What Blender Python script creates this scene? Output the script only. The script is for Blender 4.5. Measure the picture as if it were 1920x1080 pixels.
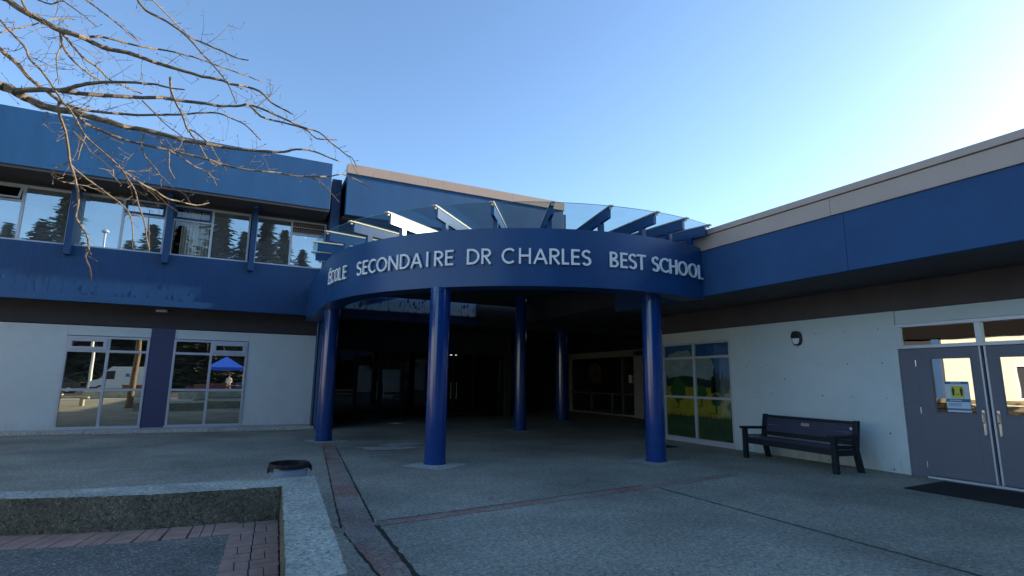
import bpy, math, random
from mathutils import Vector, Matrix, noise
rnd = random.Random(7)
S = bpy.context.scene
for o in list(bpy.data.objects): bpy.data.objects.remove(o)
R = math.radians

# ---------------------------------------------------------------- camera
F, YAW, PITCH, ROLL = 997.87, .458723, .171981, .011751
CAM = Vector((0, 0, 1.55))
cy, sy, cp, sp = math.cos(YAW), math.sin(YAW), math.cos(PITCH), math.sin(PITCH)
fw = Vector((sy*cp, cy*cp, sp)); r0 = Vector((cy, -sy, 0)); u0 = r0.cross(fw)
c_, s_ = math.cos(ROLL), math.sin(ROLL)
rt = c_*r0+s_*u0; up = -s_*r0+c_*u0
cd = bpy.data.cameras.new('camera'); cam = bpy.data.objects.new('camera', cd)
S.collection.objects.link(cam)
cd.sensor_width = 36; cd.lens = F/1920*36; cd.clip_start = .05; cd.clip_end = 3000
M = Matrix((rt, up, -fw)).transposed().to_4x4(); M.translation = CAM
cam.matrix_world = M; S.camera = cam

# ---------------------------------------------------------------- sky, sun, exposure
SUN_AZ, SUN_EL = 97.0, 17.5           # azimuth from +Y towards +X
w = bpy.data.worlds.new('World'); S.world = w; w.use_nodes = True
nt = w.node_tree; bg = nt.nodes['Background']
sk = nt.nodes.new('ShaderNodeTexSky'); sk.sky_type = 'NISHITA'; sk.sun_disc = False
sk.sun_elevation = R(SUN_EL); sk.sun_rotation = R(SUN_AZ)
sk.air_density = 1.0; sk.dust_density = .6; sk.ozone_density = 3.4
nt.links.new(sk.outputs[0], bg.inputs[0]); bg.inputs[1].default_value = .135
sl = bpy.data.lights.new('sun', 'SUN'); sl.energy = 4.8; sl.angle = R(.55); sl.color = (1, .87, .68)
so = bpy.data.objects.new('sun', sl); S.collection.objects.link(so)
sdir = Vector((math.sin(R(SUN_AZ))*math.cos(R(SUN_EL)), math.cos(R(SUN_AZ))*math.cos(R(SUN_EL)), math.sin(R(SUN_EL))))
so.rotation_euler = sdir.to_track_quat('Z', 'Y').to_euler(); so.location = (20, 0, 30)
S.view_settings.view_transform = 'Standard'; S.view_settings.look = 'None'
S.view_settings.gamma = 1; S.view_settings.exposure = 1.28
S.render.engine = 'CYCLES'
S.cycles.max_bounces = 8; S.cycles.transparent_max_bounces = 12

# ---------------------------------------------------------------- helpers
def ray(px, py):
    return (px-960)/F*rt - (py-540)/F*up + fw
def atY(px, py, Y):
    d = ray(px, py); return CAM + d*(Y/d.y)

def tag(o, label=None, cat=None, group=None, kind=None):
    if label: o['label'] = label
    if cat: o['category'] = cat
    if group: o['group'] = group
    if kind: o['kind'] = kind
    return o
def thing(name, label, cat, loc=(0, 0, 0), rz=0, group=None):
    o = bpy.data.objects.new(name, None); S.collection.objects.link(o)
    o.location = loc; o.rotation_euler = (0, 0, rz); o.empty_display_size = .1
    return tag(o, label, cat, group)

class MB:
    def __init__(s): s.v = []; s.f = []; s.m = []
    def poly(s, pts, m=0):
        b = len(s.v); s.v += [tuple(p) for p in pts]; s.f.append(tuple(range(b, b+len(pts)))); s.m.append(m); return s
    def box(s, x0, x1, y0, y1, z0, z1, m=0):
        b = len(s.v)
        s.v += [(x, y, z) for z in (z0, z1) for y in (y0, y1) for x in (x0, x1)]
        for f in ((0, 2, 3, 1), (4, 5, 7, 6), (0, 1, 5, 4), (2, 6, 7, 3), (0, 4, 6, 2), (1, 3, 7, 5)):
            s.f.append(tuple(b+i for i in f)); s.m.append(m)
        return s
    def prism(s, poly, z0, z1, m=0):
        n = len(poly); b = len(s.v)
        s.v += [(x, y, z0) for x, y in poly]+[(x, y, z1) for x, y in poly]
        s.f.append(tuple(b+i for i in range(n-1, -1, -1))); s.f.append(tuple(b+n+i for i in range(n))); s.m += [m, m]
        for i in range(n):
            j = (i+1) % n; s.f.append((b+i, b+j, b+n+j, b+n+i)); s.m.append(m)
        return s
    def extr(s, poly, o, a, c, d, m=0):
        """polygon (u,v) in plane o+u*a+v*c, extruded by vector d"""
        n = len(poly); b = len(s.v); o = Vector(o); a = Vector(a); c = Vector(c); d = Vector(d)
        P = [o+a*u+c*v for u, v in poly]
        s.v += [tuple(p) for p in P]+[tuple(p+d) for p in P]
        s.f.append(tuple(b+i for i in range(n-1, -1, -1))); s.f.append(tuple(b+n+i for i in range(n))); s.m += [m, m]
        for i in range(n):
            j = (i+1) % n; s.f.append((b+i, b+j, b+n+j, b+n+i)); s.m.append(m)
        return s
    def tube(s, pts, rad, n=8, m=0, cap=True):
        pts = [Vector(p) for p in pts]
        if not hasattr(rad, '__len__'): rad = [rad]*len(pts)
        b = len(s.v); prev = None
        for i, p in enumerate(pts):
            t = (pts[min(i+1, len(pts)-1)]-pts[max(i-1, 0)]).normalized()
            if prev is None: a = t.orthogonal().normalized()
            else: a = (prev-t*prev.dot(t)); a = a.normalized() if a.length > 1e-6 else t.orthogonal().normalized()
            prev = a; c = t.cross(a)
            for k in range(n):
                g = 2*math.pi*k/n; s.v.append(tuple(p+(a*math.cos(g)+c*math.sin(g))*rad[i]))
        for i in range(len(pts)-1):
            for k in range(n):
                q = (k+1) % n; s.f.append((b+i*n+k, b+i*n+q, b+(i+1)*n+q, b+(i+1)*n+k)); s.m.append(m)
        if cap:
            s.f.append(tuple(b+k for k in range(n-1, -1, -1))); s.f.append(tuple(b+(len(pts)-1)*n+k for k in range(n))); s.m += [m, m]
        return s
    def lathe(s, prof, c=(0, 0), n=32, m=0):
        b = len(s.v)
        for r, z in prof:
            for k in range(n):
                g = 2*math.pi*k/n; s.v.append((c[0]+r*math.cos(g), c[1]+r*math.sin(g), z))
        for i in range(len(prof)-1):
            for k in range(n):
                q = (k+1) % n; s.f.append((b+i*n+k, b+i*n+q, b+(i+1)*n+q, b+(i+1)*n+k)); s.m.append(m)
        return s
    def build(s, name, mats, parent=None, smooth=False, bevel=0):
        me = bpy.data.meshes.new(name); me.from_pydata(s.v, [], s.f)
        if not isinstance(mats, (list, tuple)): mats = [mats]
        for m in mats: me.materials.append(m)
        me.polygons.foreach_set('material_index', s.m)
        if smooth: me.polygons.foreach_set('use_smooth', [True]*len(s.f))
        me.update()
        o = bpy.data.objects.new(name, me); S.collection.objects.link(o)
        if parent:
            o.parent = parent
            if parent.type == 'EMPTY' and not parent.get('_local'):
                o.matrix_parent_inverse = Matrix.LocRotScale(parent.location, parent.rotation_euler, None).inverted()
        if smooth:
            md = o.modifiers.new('edge', 'EDGE_SPLIT'); md.split_angle = R(40)
        if bevel:
            md = o.modifiers.new('bevel', 'BEVEL'); md.width = bevel; md.segments = 2; md.limit_method = 'ANGLE'; md.angle_limit = R(40)
        return o
def struct(name, mb, mat, **k):
    return tag(mb.build(name, mat, **k), kind='structure')

# ---------------------------------------------------------------- materials
def mat(name, col, rough=.6, metal=0, spec=.5, var=0, vscale=3, bump=0, bscale=60, coat=0, detail=4, rvar=0, stretch=None):
    m = bpy.data.materials.new(name); m.use_nodes = True; t = m.node_tree; p = t.nodes['Principled BSDF']
    p.inputs['Base Color'].default_value = (*col, 1); p.inputs['Roughness'].default_value = rough
    p.inputs['Metallic'].default_value = metal; p.inputs['Specular IOR Level'].default_value = spec
    p.inputs['Coat Weight'].default_value = coat; p.inputs['Coat Roughness'].default_value = .12
    tc = t.nodes.new('ShaderNodeNewGeometry'); src = tc.outputs['Position']
    if stretch:
        mp = t.nodes.new('ShaderNodeMapping'); mp.inputs['Scale'].default_value = stretch
        t.links.new(src, mp.inputs[0]); src = mp.outputs[0]
    if var:
        n = t.nodes.new('ShaderNodeTexNoise'); n.inputs['Scale'].default_value = vscale; n.inputs['Detail'].default_value = detail
        n.inputs['Roughness'].default_value = .65
        t.links.new(src, n.inputs['Vector'])
        r = t.nodes.new('ShaderNodeValToRGB'); r.color_ramp.elements[0].position = .3; r.color_ramp.elements[1].position = .72
        r.color_ramp.elements[0].color = (*[c*(1-var) for c in col], 1); r.color_ramp.elements[1].color = (*[min(1, c*(1+var)) for c in col], 1)
        t.links.new(n.outputs[0], r.inputs[0]); t.links.new(r.outputs[0], p.inputs['Base Color'])
        if rvar:
            mr = t.nodes.new('ShaderNodeMapRange'); mr.inputs[3].default_value = rough-rvar; mr.inputs[4].default_value = rough+rvar
            t.links.new(n.outputs[0], mr.inputs[0]); t.links.new(mr.outputs[0], p.inputs['Roughness'])
    if bump:
        n2 = t.nodes.new('ShaderNodeTexNoise'); n2.inputs['Scale'].default_value = bscale; n2.inputs['Detail'].default_value = 5
        t.links.new(src, n2.inputs['Vector'])
        b = t.nodes.new('ShaderNodeBump'); b.inputs['Strength'].default_value = bump; b.inputs['Distance'].default_value = .01
        t.links.new(n2.outputs[0], b.inputs['Height']); t.links.new(b.outputs[0], p.inputs['Normal'])
    return m
def add_dirt(m, zmax=.35):
    t = m.node_tree; p = t.nodes['Principled BSDF']; src = p.inputs['Base Color'].links[0].from_socket; L = t.links.new
    g = t.nodes.new('ShaderNodeNewGeometry'); sx = t.nodes.new('ShaderNodeSeparateXYZ'); L(g.outputs['Position'], sx.inputs[0])
    mp = t.nodes.new('ShaderNodeMapping'); mp.inputs['Scale'].default_value = (2.2, 2.2, .5); L(g.outputs['Position'], mp.inputs[0])
    n = t.nodes.new('ShaderNodeTexNoise'); n.inputs['Scale'].default_value = 2.4; n.inputs['Detail'].default_value = 9; n.inputs['Roughness'].default_value = .7; L(mp.outputs[0], n.inputs['Vector'])
    sub = t.nodes.new('ShaderNodeMath'); sub.operation = 'MULTIPLY_ADD'; sub.inputs[1].default_value = -.55/zmax*.35; sub.inputs[2].default_value = .22; L(sx.outputs['Z'], sub.inputs[0])
    cl_ = t.nodes.new('ShaderNodeMath'); cl_.operation = 'MAXIMUM'; cl_.inputs[1].default_value = -.06; L(sub.outputs[0], cl_.inputs[0])
    ad = t.nodes.new('ShaderNodeMath'); ad.operation = 'ADD'; L(n.outputs[0], ad.inputs[0]); L(cl_.outputs[0], ad.inputs[1])
    r = t.nodes.new('ShaderNodeValToRGB'); r.color_ramp.elements[0].position = .56; r.color_ramp.elements[0].color = (1, 1, 1, 1); r.color_ramp.elements[1].position = .82; r.color_ramp.elements[1].color = (.66, .62, .50, 1)
    L(ad.outputs[0], r.inputs[0]); mx = t.nodes.new('ShaderNodeMixRGB'); mx.blend_type = 'MULTIPLY'; mx.inputs[0].default_value = .45
    L(src, mx.inputs[1]); L(r.outputs[0], mx.inputs[2]); L(mx.outputs[0], p.inputs['Base Color'])
def hazed(m, col, f):  # painted haze: pale diffuse colour that lifts dark reflections in glass
    t = m.node_tree; out = [n for n in t.nodes if n.type == 'OUTPUT_MATERIAL'][0]; src = out.inputs[0].links[0].from_socket
    d = t.nodes.new('ShaderNodeBsdfDiffuse'); d.inputs[0].default_value = (*col, 1); mx = t.nodes.new('ShaderNodeMixShader')
    g = t.nodes.new('ShaderNodeNewGeometry'); n = t.nodes.new('ShaderNodeTexNoise'); n.inputs['Scale'].default_value = 1.7; n.inputs['Detail'].default_value = 6; t.links.new(g.outputs['Position'], n.inputs['Vector'])
    mr = t.nodes.new('ShaderNodeMapRange'); mr.inputs[1].default_value = .3; mr.inputs[2].default_value = .7; mr.inputs[3].default_value = f*.6; mr.inputs[4].default_value = f*1.5
    t.links.new(n.outputs[0], mr.inputs[0]); t.links.new(mr.outputs[0], mx.inputs[0]); t.links.new(src, mx.inputs[1]); t.links.new(d.outputs[0], mx.inputs[2]); t.links.new(mx.outputs[0], out.inputs[0])
def emis(name, col, st):
    m = mat(name, col); p = m.node_tree.nodes['Principled BSDF']
    p.inputs['Emission Color'].default_value = (*col, 1); p.inputs['Emission Strength'].default_value = st; return m
def glass(name, refl, tint=(1, 1, 1), rcol=(1, 1, 1), wobble=.0):
    m = bpy.data.materials.new(name); m.use_nodes = True; t = m.node_tree; t.nodes.clear()
    out = t.nodes.new('ShaderNodeOutputMaterial'); mx = t.nodes.new('ShaderNodeMixShader')
    tr = t.nodes.new('ShaderNodeBsdfTransparent'); tr.inputs[0].default_value = (*tint, 1)
    gl = t.nodes.new('ShaderNodeBsdfGlossy'); gl.inputs['Roughness'].default_value = 0; gl.inputs[0].default_value = (*rcol, 1)
    ge = t.nodes.new('ShaderNodeNewGeometry'); dt = t.nodes.new('ShaderNodeVectorMath'); dt.operation = 'DOT_PRODUCT'
    t.links.new(ge.outputs['Normal'], dt.inputs[0]); t.links.new(ge.outputs['Incoming'], dt.inputs[1])
    ab = t.nodes.new('ShaderNodeMath'); ab.operation = 'ABSOLUTE'; t.links.new(dt.outputs['Value'], ab.inputs[0])
    su = t.nodes.new('ShaderNodeMath'); su.operation = 'SUBTRACT'; su.inputs[0].default_value = 1; t.links.new(ab.outputs[0], su.inputs[1])
    pw = t.nodes.new('ShaderNodeMath'); pw.operation = 'POWER'; pw.inputs[1].default_value = 5; t.links.new(su.outputs[0], pw.inputs[0])
    mr = t.nodes.new('ShaderNodeMapRange'); mr.inputs[3].default_value = refl; mr.inputs[4].default_value = 1
    t.links.new(pw.outputs[0], mr.inputs[0]); t.links.new(mr.outputs[0], mx.inputs[0])
    t.links.new(tr.outputs[0], mx.inputs[1]); t.links.new(gl.outputs[0], mx.inputs[2]); t.links.new(mx.outputs[0], out.inputs[0])
    if wobble:
        g = t.nodes.new('ShaderNodeNewGeometry'); n = t.nodes.new('ShaderNodeTexNoise'); n.inputs['Scale'].default_value = 1.6; n.inputs['Detail'].default_value = 1
        b = t.nodes.new('ShaderNodeBump'); b.inputs['Strength'].default_value = wobble; b.inputs['Distance'].default_value = .02
        t.links.new(g.outputs['Position'], n.inputs['Vector']); t.links.new(n.outputs[0], b.inputs['Height'])
        t.links.new(b.outputs[0], gl.inputs['Normal'])
    return m
def aggregate(name, base, dark, light, scale, bump=.6, stain=.35, bigscale=.6, rough=.8, tint=None):
    """exposed-aggregate concrete: pebbles of several tones, blotches"""
    m = bpy.data.materials.new(name); m.use_nodes = True; t = m.node_tree; p = t.nodes['Principled BSDF']
    p.inputs['Roughness'].default_value = rough
    g = t.nodes.new('ShaderNodeNewGeometry'); L = t.links.new
    v = t.nodes.new('ShaderNodeTexVoronoi'); v.inputs['Scale'].default_value = scale; v.inputs['Randomness'].default_value = 1
    L(g.outputs['Position'], v.inputs['Vector'])
    sep = t.nodes.new('ShaderNodeSeparateColor'); L(v.outputs['Color'], sep.inputs[0])
    cr = t.nodes.new('ShaderNodeValToRGB'); e = cr.color_ramp.elements
    e[0].position = 0; e[0].color = (*dark, 1); e[1].position = 1; e[1].color = (*light, 1)
    k = e.new(.25); k.color = (*base, 1); k = e.new(.85); k.color = (*[b*1.12 for b in base], 1)
    L(sep.outputs[0], cr.inputs[0])
    n = t.nodes.new('ShaderNodeTexNoise'); n.inputs['Scale'].default_value = bigscale; n.inputs['Detail'].default_value = 8; n.inputs['Roughness'].default_value = .62
    L(g.outputs['Position'], n.inputs['Vector'])
    mr = t.nodes.new('ShaderNodeMapRange'); mr.inputs[1].default_value = .3; mr.inputs[2].default_value = .7; mr.inputs[3].default_value = 1-stain; mr.inputs[4].default_value = 1+stain*.6
    L(n.outputs[0], mr.inputs[0])
    n3 = t.nodes.new('ShaderNodeTexNoise'); n3.inputs['Scale'].default_value = 22; n3.inputs['Detail'].default_value = 3
    L(g.outputs['Position'], n3.inputs['Vector'])
    mr3 = t.nodes.new('ShaderNodeMapRange'); mr3.inputs[1].default_value = .3; mr3.inputs[2].default_value = .7; mr3.inputs[3].default_value = .70; mr3.inputs[4].default_value = 1.30
    L(n3.outputs[0], mr3.inputs[0])
    mu = t.nodes.new('ShaderNodeMath'); mu.operation = 'MULTIPLY'; L(mr.outputs[0], mu.inputs[0]); L(mr3.outputs[0], mu.inputs[1])
    mx = t.nodes.new('ShaderNodeVectorMath'); mx.operation = 'SCALE'; L(cr.outputs[0], mx.inputs[0]); L(mu.outputs[0], mx.inputs['Scale'])
    # scattered dark spots (gum, drips) and a few pale ones
    v2 = t.nodes.new('ShaderNodeTexVoronoi'); v2.inputs['Scale'].default_value = 2.6; L(g.outputs['Position'], v2.inputs['Vector'])
    s2 = t.nodes.new('ShaderNodeSeparateColor'); L(v2.outputs['Color'], s2.inputs[0])
    sz = t.nodes.new('ShaderNodeMath'); sz.operation = 'MULTIPLY'; sz.inputs[1].default_value = .11; L(s2.outputs[0], sz.inputs[0])
    lt_ = t.nodes.new('ShaderNodeMath'); lt_.operation = 'LESS_THAN'; L(v2.outputs['Distance'], lt_.inputs[0]); L(sz.outputs[0], lt_.inputs[1])
    sp = t.nodes.new('ShaderNodeMixRGB'); sp.blend_type = 'MULTIPLY'; L(lt_.outputs[0], sp.inputs[0]); L(mx.outputs[0], sp.inputs[1])
    r2 = t.nodes.new('ShaderNodeValToRGB'); r2.color_ramp.interpolation = 'CONSTANT'; r2.color_ramp.elements[0].color = (.62, .62, .62, 1); r2.color_ramp.elements[1].position = .75; r2.color_ramp.elements[1].color = (1.35, 1.35, 1.3, 1)
    L(s2.outputs[1], r2.inputs[0]); L(r2.outputs[0], sp.inputs[2]); last = sp
    if tint:
        n5 = t.nodes.new('ShaderNodeTexNoise'); n5.inputs['Scale'].default_value = 1.1; n5.inputs['Detail'].default_value = 6; L(g.outputs['Position'], n5.inputs['Vector'])
        r5 = t.nodes.new('ShaderNodeValToRGB'); r5.color_ramp.elements[0].position = .42; r5.color_ramp.elements[0].color = (1, 1, 1, 1); r5.color_ramp.elements[1].position = .60; r5.color_ramp.elements[1].color = (*tint, 1)
        L(n5.outputs[0], r5.inputs[0]); m5 = t.nodes.new('ShaderNodeMixRGB'); m5.blend_type = 'MULTIPLY'; m5.inputs[0].default_value = 1
        L(last.outputs[0], m5.inputs[1]); L(r5.outputs[0], m5.inputs[2]); last = m5
    L(last.outputs[0], p.inputs['Base Color'])
    b = t.nodes.new('ShaderNodeBump'); b.inputs['Strength'].default_value = bump; b.inputs['Distance'].default_value = .006
    ad = t.nodes.new('ShaderNodeMath'); ad.operation = 'ADD'; L(v.outputs['Distance'], ad.inputs[0]); L(n3.outputs[0], ad.inputs[1])
    L(ad.outputs[0], b.inputs['Height']); L(b.outputs[0], p.inputs['Normal'])
    return m

BLUE = (.007, .050, .150)
Mt = {}
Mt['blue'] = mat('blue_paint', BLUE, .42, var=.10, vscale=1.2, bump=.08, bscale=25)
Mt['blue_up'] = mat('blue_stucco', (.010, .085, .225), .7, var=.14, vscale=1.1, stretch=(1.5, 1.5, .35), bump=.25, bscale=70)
Mt['blue_ring'] = mat('blue_sheet_paint', (.009, .062, .185), .32, var=.15, vscale=1.0, stretch=(1.6, 1.6, .4), bump=.06, bscale=6, rvar=.06)
Mt['blue_column'] = mat('blue_column_paint', (.006, .045, .20), .12, var=.10, vscale=2, bump=.07, bscale=14, coat=.3, stretch=(1, 1, 4))
Mt['tan'] = mat('tan_flashing', (.48, .36, .29), .55, var=.05, vscale=2)
Mt['dark'] = mat('dark_soffit_and_shade', (.045, .043, .048), .85, var=.12, vscale=1.5, bump=.1)  # soffit paint, reused as painted shade on the entrance spandrel
Mt['brown'] = mat('brown_grey_soffit', (.085, .072, .075), .85, var=.12, vscale=1.5, bump=.1)
Mt['blue_dull'] = mat('dull_blue_stucco', (.017, .072, .185), .75, var=.12, vscale=1.1, bump=.25, bscale=70)
Mt['navy'] = mat('navy_wall_paint', (.045, .055, .13), .6, var=.06, vscale=2, bump=.1)
Mt['grey'] = mat('grey_wall_paint', (.54, .62, .63), .72, var=.05, vscale=1.6, bump=.12, bscale=40)
Mt['cream_in'] = mat('dull_white_panel', (.30, .31, .28), .7, var=.05)
Mt['frame'] = mat('grey_metal_frame', (.50, .54, .60), .4, metal=.3, var=.04)
Mt['black'] = mat('black_plastic', (.012, .013, .018), .45, bump=.1)
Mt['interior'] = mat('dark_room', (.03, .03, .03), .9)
Mt['door'] = mat('slate_door_paint', (.12, .135, .175), .5, var=.05, vscale=2, bump=.05)
Mt['steel'] = mat('brushed_steel', (.6, .6, .58), .3, metal=1)
Mt['aglass'] = glass('window_glass', .66, (.7, .8, .8), (.74, .84, .88), .015)
Mt['bglass'] = glass('lower_window_glass', .60, (.6, .65, .6), (1, .91, .72), .012)
Mt['cglass'] = glass('canopy_glass', .10, (.80, .93, .92), (1, 1, 1))
Mt['clear'] = glass('clear_glass', .12, (.85, .9, .9))
Mt['dglass'] = glass('door_glass', .55, (.5, .55, .5), (1, .98, .92), .03)
Mt['paving'] = aggregate('aggregate_paving', (.285, .285, .225), (.16, .16, .13), (.46, .46, .38), 70, .8, .40, .5)
Mt['slab'] = aggregate('smooth_slab', (.40, .41, .39), (.32, .33, .31), (.48, .49, .46), 60, .2, .2, 1.5)
Mt['pad'] = aggregate('footing_concrete', (.38, .40, .35), (.38, .40, .36), (.54, .56, .52), 60, .2, .2, 1.5)
Mt['chalk'] = mat('chalky_stain', (.36, .385, .35), .9, var=.3, vscale=7)
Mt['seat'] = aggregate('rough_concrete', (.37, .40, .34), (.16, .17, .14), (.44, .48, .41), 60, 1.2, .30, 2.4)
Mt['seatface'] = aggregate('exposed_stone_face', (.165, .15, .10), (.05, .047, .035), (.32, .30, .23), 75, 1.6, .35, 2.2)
Mt['infill'] = aggregate('dark_aggregate', (.13, .135, .12), (.05, .055, .055), (.42, .43, .38), 85, 1.2, .25, 1.5)
Mt['brick'] = mat('brick_paver', (.33, .215, .17), .85, var=.22, vscale=6, bump=.5, bscale=90)
Mt['grout'] = mat('dark_joint', (.03, .03, .032), .95)
Mt['red'] = aggregate('red_concrete_band', (.27, .235, .195), (.14, .12, .10), (.42, .38, .32), 75, .7, .35, 1.2, tint=(1.12, .72, .66))
Mt['moss'] = mat('mossy_joint', (.022, .026, .018), .95, var=.5, vscale=20)
Mt['bark'] = mat('bark', (.17, .13, .085), .8, var=.35, vscale=18, bump=.5, bscale=70)
Mt['cream'] = mat('cream_siding', (.60, .58, .50), .7, var=.05, vscale=1)
Mt['white'] = mat('white_paint', (.75, .76, .78), .5)
Mt['letter'] = mat('aluminium_letter', (.92, .92, .90), .5)
Mt['asphalt'] = mat('asphalt', (.05, .05, .052), .9, var=.2, vscale=8, bump=.4)
Mt['ventbrown'] = mat('bronze_slot', (.20, .12, .06), .5, var=.3, vscale=10)
Mt['bar'] = mat('cream_glazing_bar', (.60, .56, .46), .45)
Mt['gedge'] = mat('green_glass_edge', (.10, .22, .20), .2)
Mt['mglass'] = glass('mural_glass', .15, (.72, .76, .74))
Mt['glint'] = mat('glint_flake', (.17, .28, .33), .5)  # pale colour put in to read as glints on lifted paint
Mt['eglass'] = glass('entrance_glass', .04, (.6, .65, .6))
Mt['conifer'] = mat('conifer_needles', (.12, .15, .085), .8, var=.4, vscale=2.5)
Mt['trunk'] = mat('trunk_bark', (.12, .08, .05), .9, var=.3, vscale=6, bump=.5)

add_dirt(Mt['grey']); hazed(Mt['aglass'], (.5, .55, .58), .13); hazed(Mt['cglass'], (.62, .75, .72), .10); hazed(Mt['bglass'], (.4, .4, .38), .03)
# ================================================================ GROUND
g = MB(); g.box(-450, 450, -450, 450, -1.0, -.06); struct('ground', g, Mt['asphalt'])
g = MB(); g.box(-11, 16, -6, 25.0, -.055, 0); struct('plaza_paving', g, Mt['paving'])

def strip(edges, z, name, m, jit=0.0, seg=.12):
    """edges: list of (left xy, right xy)"""
    b = MB(); P = []
    for (a, b2), (c, d) in zip(edges, edges[1:]):
        n = max(1, int((Vector(a)-Vector(c)).length/seg))
        for i in range(n):
            t = i/n; l = Vector(a).lerp(Vector(c), t); r = Vector(b2).lerp(Vector(d), t)
            P.append((l, r))
    P.append((Vector(edges[-1][0]), Vector(edges[-1][1])))
    Q = []
    for l, r in P:
        j1 = Vector((rnd.uniform(-jit, jit), rnd.uniform(-jit, jit))); j2 = Vector((rnd.uniform(-jit, jit), rnd.uniform(-jit, jit)))
        Q.append((l+j1, r+j2))
    for (l, r), (l2, r2) in zip(Q, Q[1:]):
        b.poly([(l.x, l.y, z), (r.x, r.y, z), (r2.x, r2.y, z), (l2.x, l2.y, z)])
    return b
def line_strip(pts, wd):
    e = []
    for i, p in enumerate(pts):
        a = Vector(pts[max(0, i-1)]); c = Vector(pts[min(len(pts)-1, i+1)]); t = (c-a).normalized(); nn = Vector((-t.y, t.x))
        e.append((tuple(Vector(p)+nn*wd/2), tuple(Vector(p)-nn*wd/2)))
    return e
struct('red_paving_band', strip([((1.79, 13.9), (2.03, 13.9)), ((1.05, 6.1), (1.40, 6.15)), ((1.10, 4.5), (1.36, 4.45)), ((1.12, 2), (1.38, 2))], .004, '', 0, .004), Mt['red'])
struct('red_paving_cross_band', strip([((1.44, 6.02), (1.44, 6.2)), ((5.6, 6.48), (5.6, 6.70)), ((7.7, 6.76), (7.7, 6.97))], .004, '', 0, .006), Mt['red'])
struct('red_paving_side_band', strip([((.70, 5.93), (.70, 6.12)), ((1.04, 5.95), (1.04, 6.14))], .004, '', 0, .004), Mt['red'])
J = MB()
def addj(pts, wd, jit):
    s = strip(line_strip(pts, wd), .008, '', 0, jit, .07)
    b = len(J.v); J.v += s.v; J.f += [tuple(b+i for i in f) for f in s.f]; J.m += s.m
addj([(2.04, 13.4), (1.41, 6.2)], .022, .006); addj([(1.78, 13.4), (1.24, 8.1), (1.05, 6.1)], .014, .008)
addj([(1.41, 6.05), (1.37, 4.45), (1.39, 2)], .04, .012); addj([(1.04, 5.9), (1.10, 4.5), (1.12, 2)], .014, .008)
addj([(1.44, 6.21), (5.6, 6.71)], .018, .006)
addj([(5.66, 6.46), (5.60, 3.1), (5.55, .5)], .02, .004)
addj([(2.1, 11.05), (3.3, 11.25)], .014, .004); addj([(-3.4, 9.0), (-3.0, 9.9)], .03, .004)
addj([(-2.6, 17.9), (-1.9, 18.5)], .02, .006); addj([(.82, 6.14), (1.03, 6.15)], .02, .004)
addj([(-7, 11.0), (1.8, 11.06)], .012, .004)
struct('paving_joint', J, Mt['moss'])
# smoother footing squares round the columns
for i, (cx, cyy, a, h) in enumerate([(3.28, 9.72, 0.6, .62), (7.38, 8.55, .3, .6), (8.0, 15.4, .5, .75), (1.98, 14.45, .3, .6)]):
    b = MB(); pts = [(cx+h*math.cos(a+math.pi/4+k*math.pi/2), cyy+h*math.sin(a+math.pi/4+k*math.pi/2)) for k in range(4)]
    b.poly([(x, y, .006) for x, y in pts]); struct('footing_slab', b, Mt['pad'])
# pale chalky spill
b = MB(); n = 40
for (ox, oy, rr, sx) in ((3.1, 12.4, .33, 1.9), (3.5, 13.0, .25, 2.2), (2.6, 12.7, .12, 2.0)):
    b.poly([(ox+sx*rr*math.cos(2*math.pi*k/n)*(1+.35*noise.noise(Vector((k*.9, ox, 0)))), oy+rr*math.sin(2*math.pi*k/n)*(1+.5*noise.noise(Vector((k*.7, oy, 3)))), .009+ox*.0006) for k in range(n)])
struct('pale_paving_stain', b, Mt['chalk'])

# ================================================================ TWO STOREY LEFT WING
W1, YB, YW = 18.7, 18.05, 18.2       # ground wall face, band face, upper window plane
ZS = 3.58
lw = thing('school_building', 'blue two storey school wing with ribbon windows and grey ground floor, left', 'building', (-3, 18.7, 0))
# ground-floor wall panels
b = MB()
b.box(-20, -4.50, W1, W1+.3, .1, 2.93); b.box(-4.50+.004, -2.55, W1+.004, W1+.3, 2.66, 2.93); b.box(-1.95, .03, W1+.004, W1+.3, 2.66, 2.93); b.box(.034, 2.02, W1, W1+.3, .1, 2.93)
b.build('wall', Mt['grey'], lw)
b = MB(); b.box(-2.55+.003, -1.953, W1-.01, W1+.3, .1, 2.95); b.build('pillar', Mt['navy'], lw)
b = MB(); b.box(-20, 2.02, W1-.02, W1+.3, 2.953, ZS); b.build('wall_band', Mt['dark'], lw)
# concrete plinth
b = MB(); b.prism([(-20, 18.35), (-5.5, 18.3), (-2.2, 17.95), (2.05, 17.75), (2.05, 18.74), (-20, 18.74)], .001, .10); b.build('plinth', Mt['slab'], lw, bevel=.015)
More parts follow.
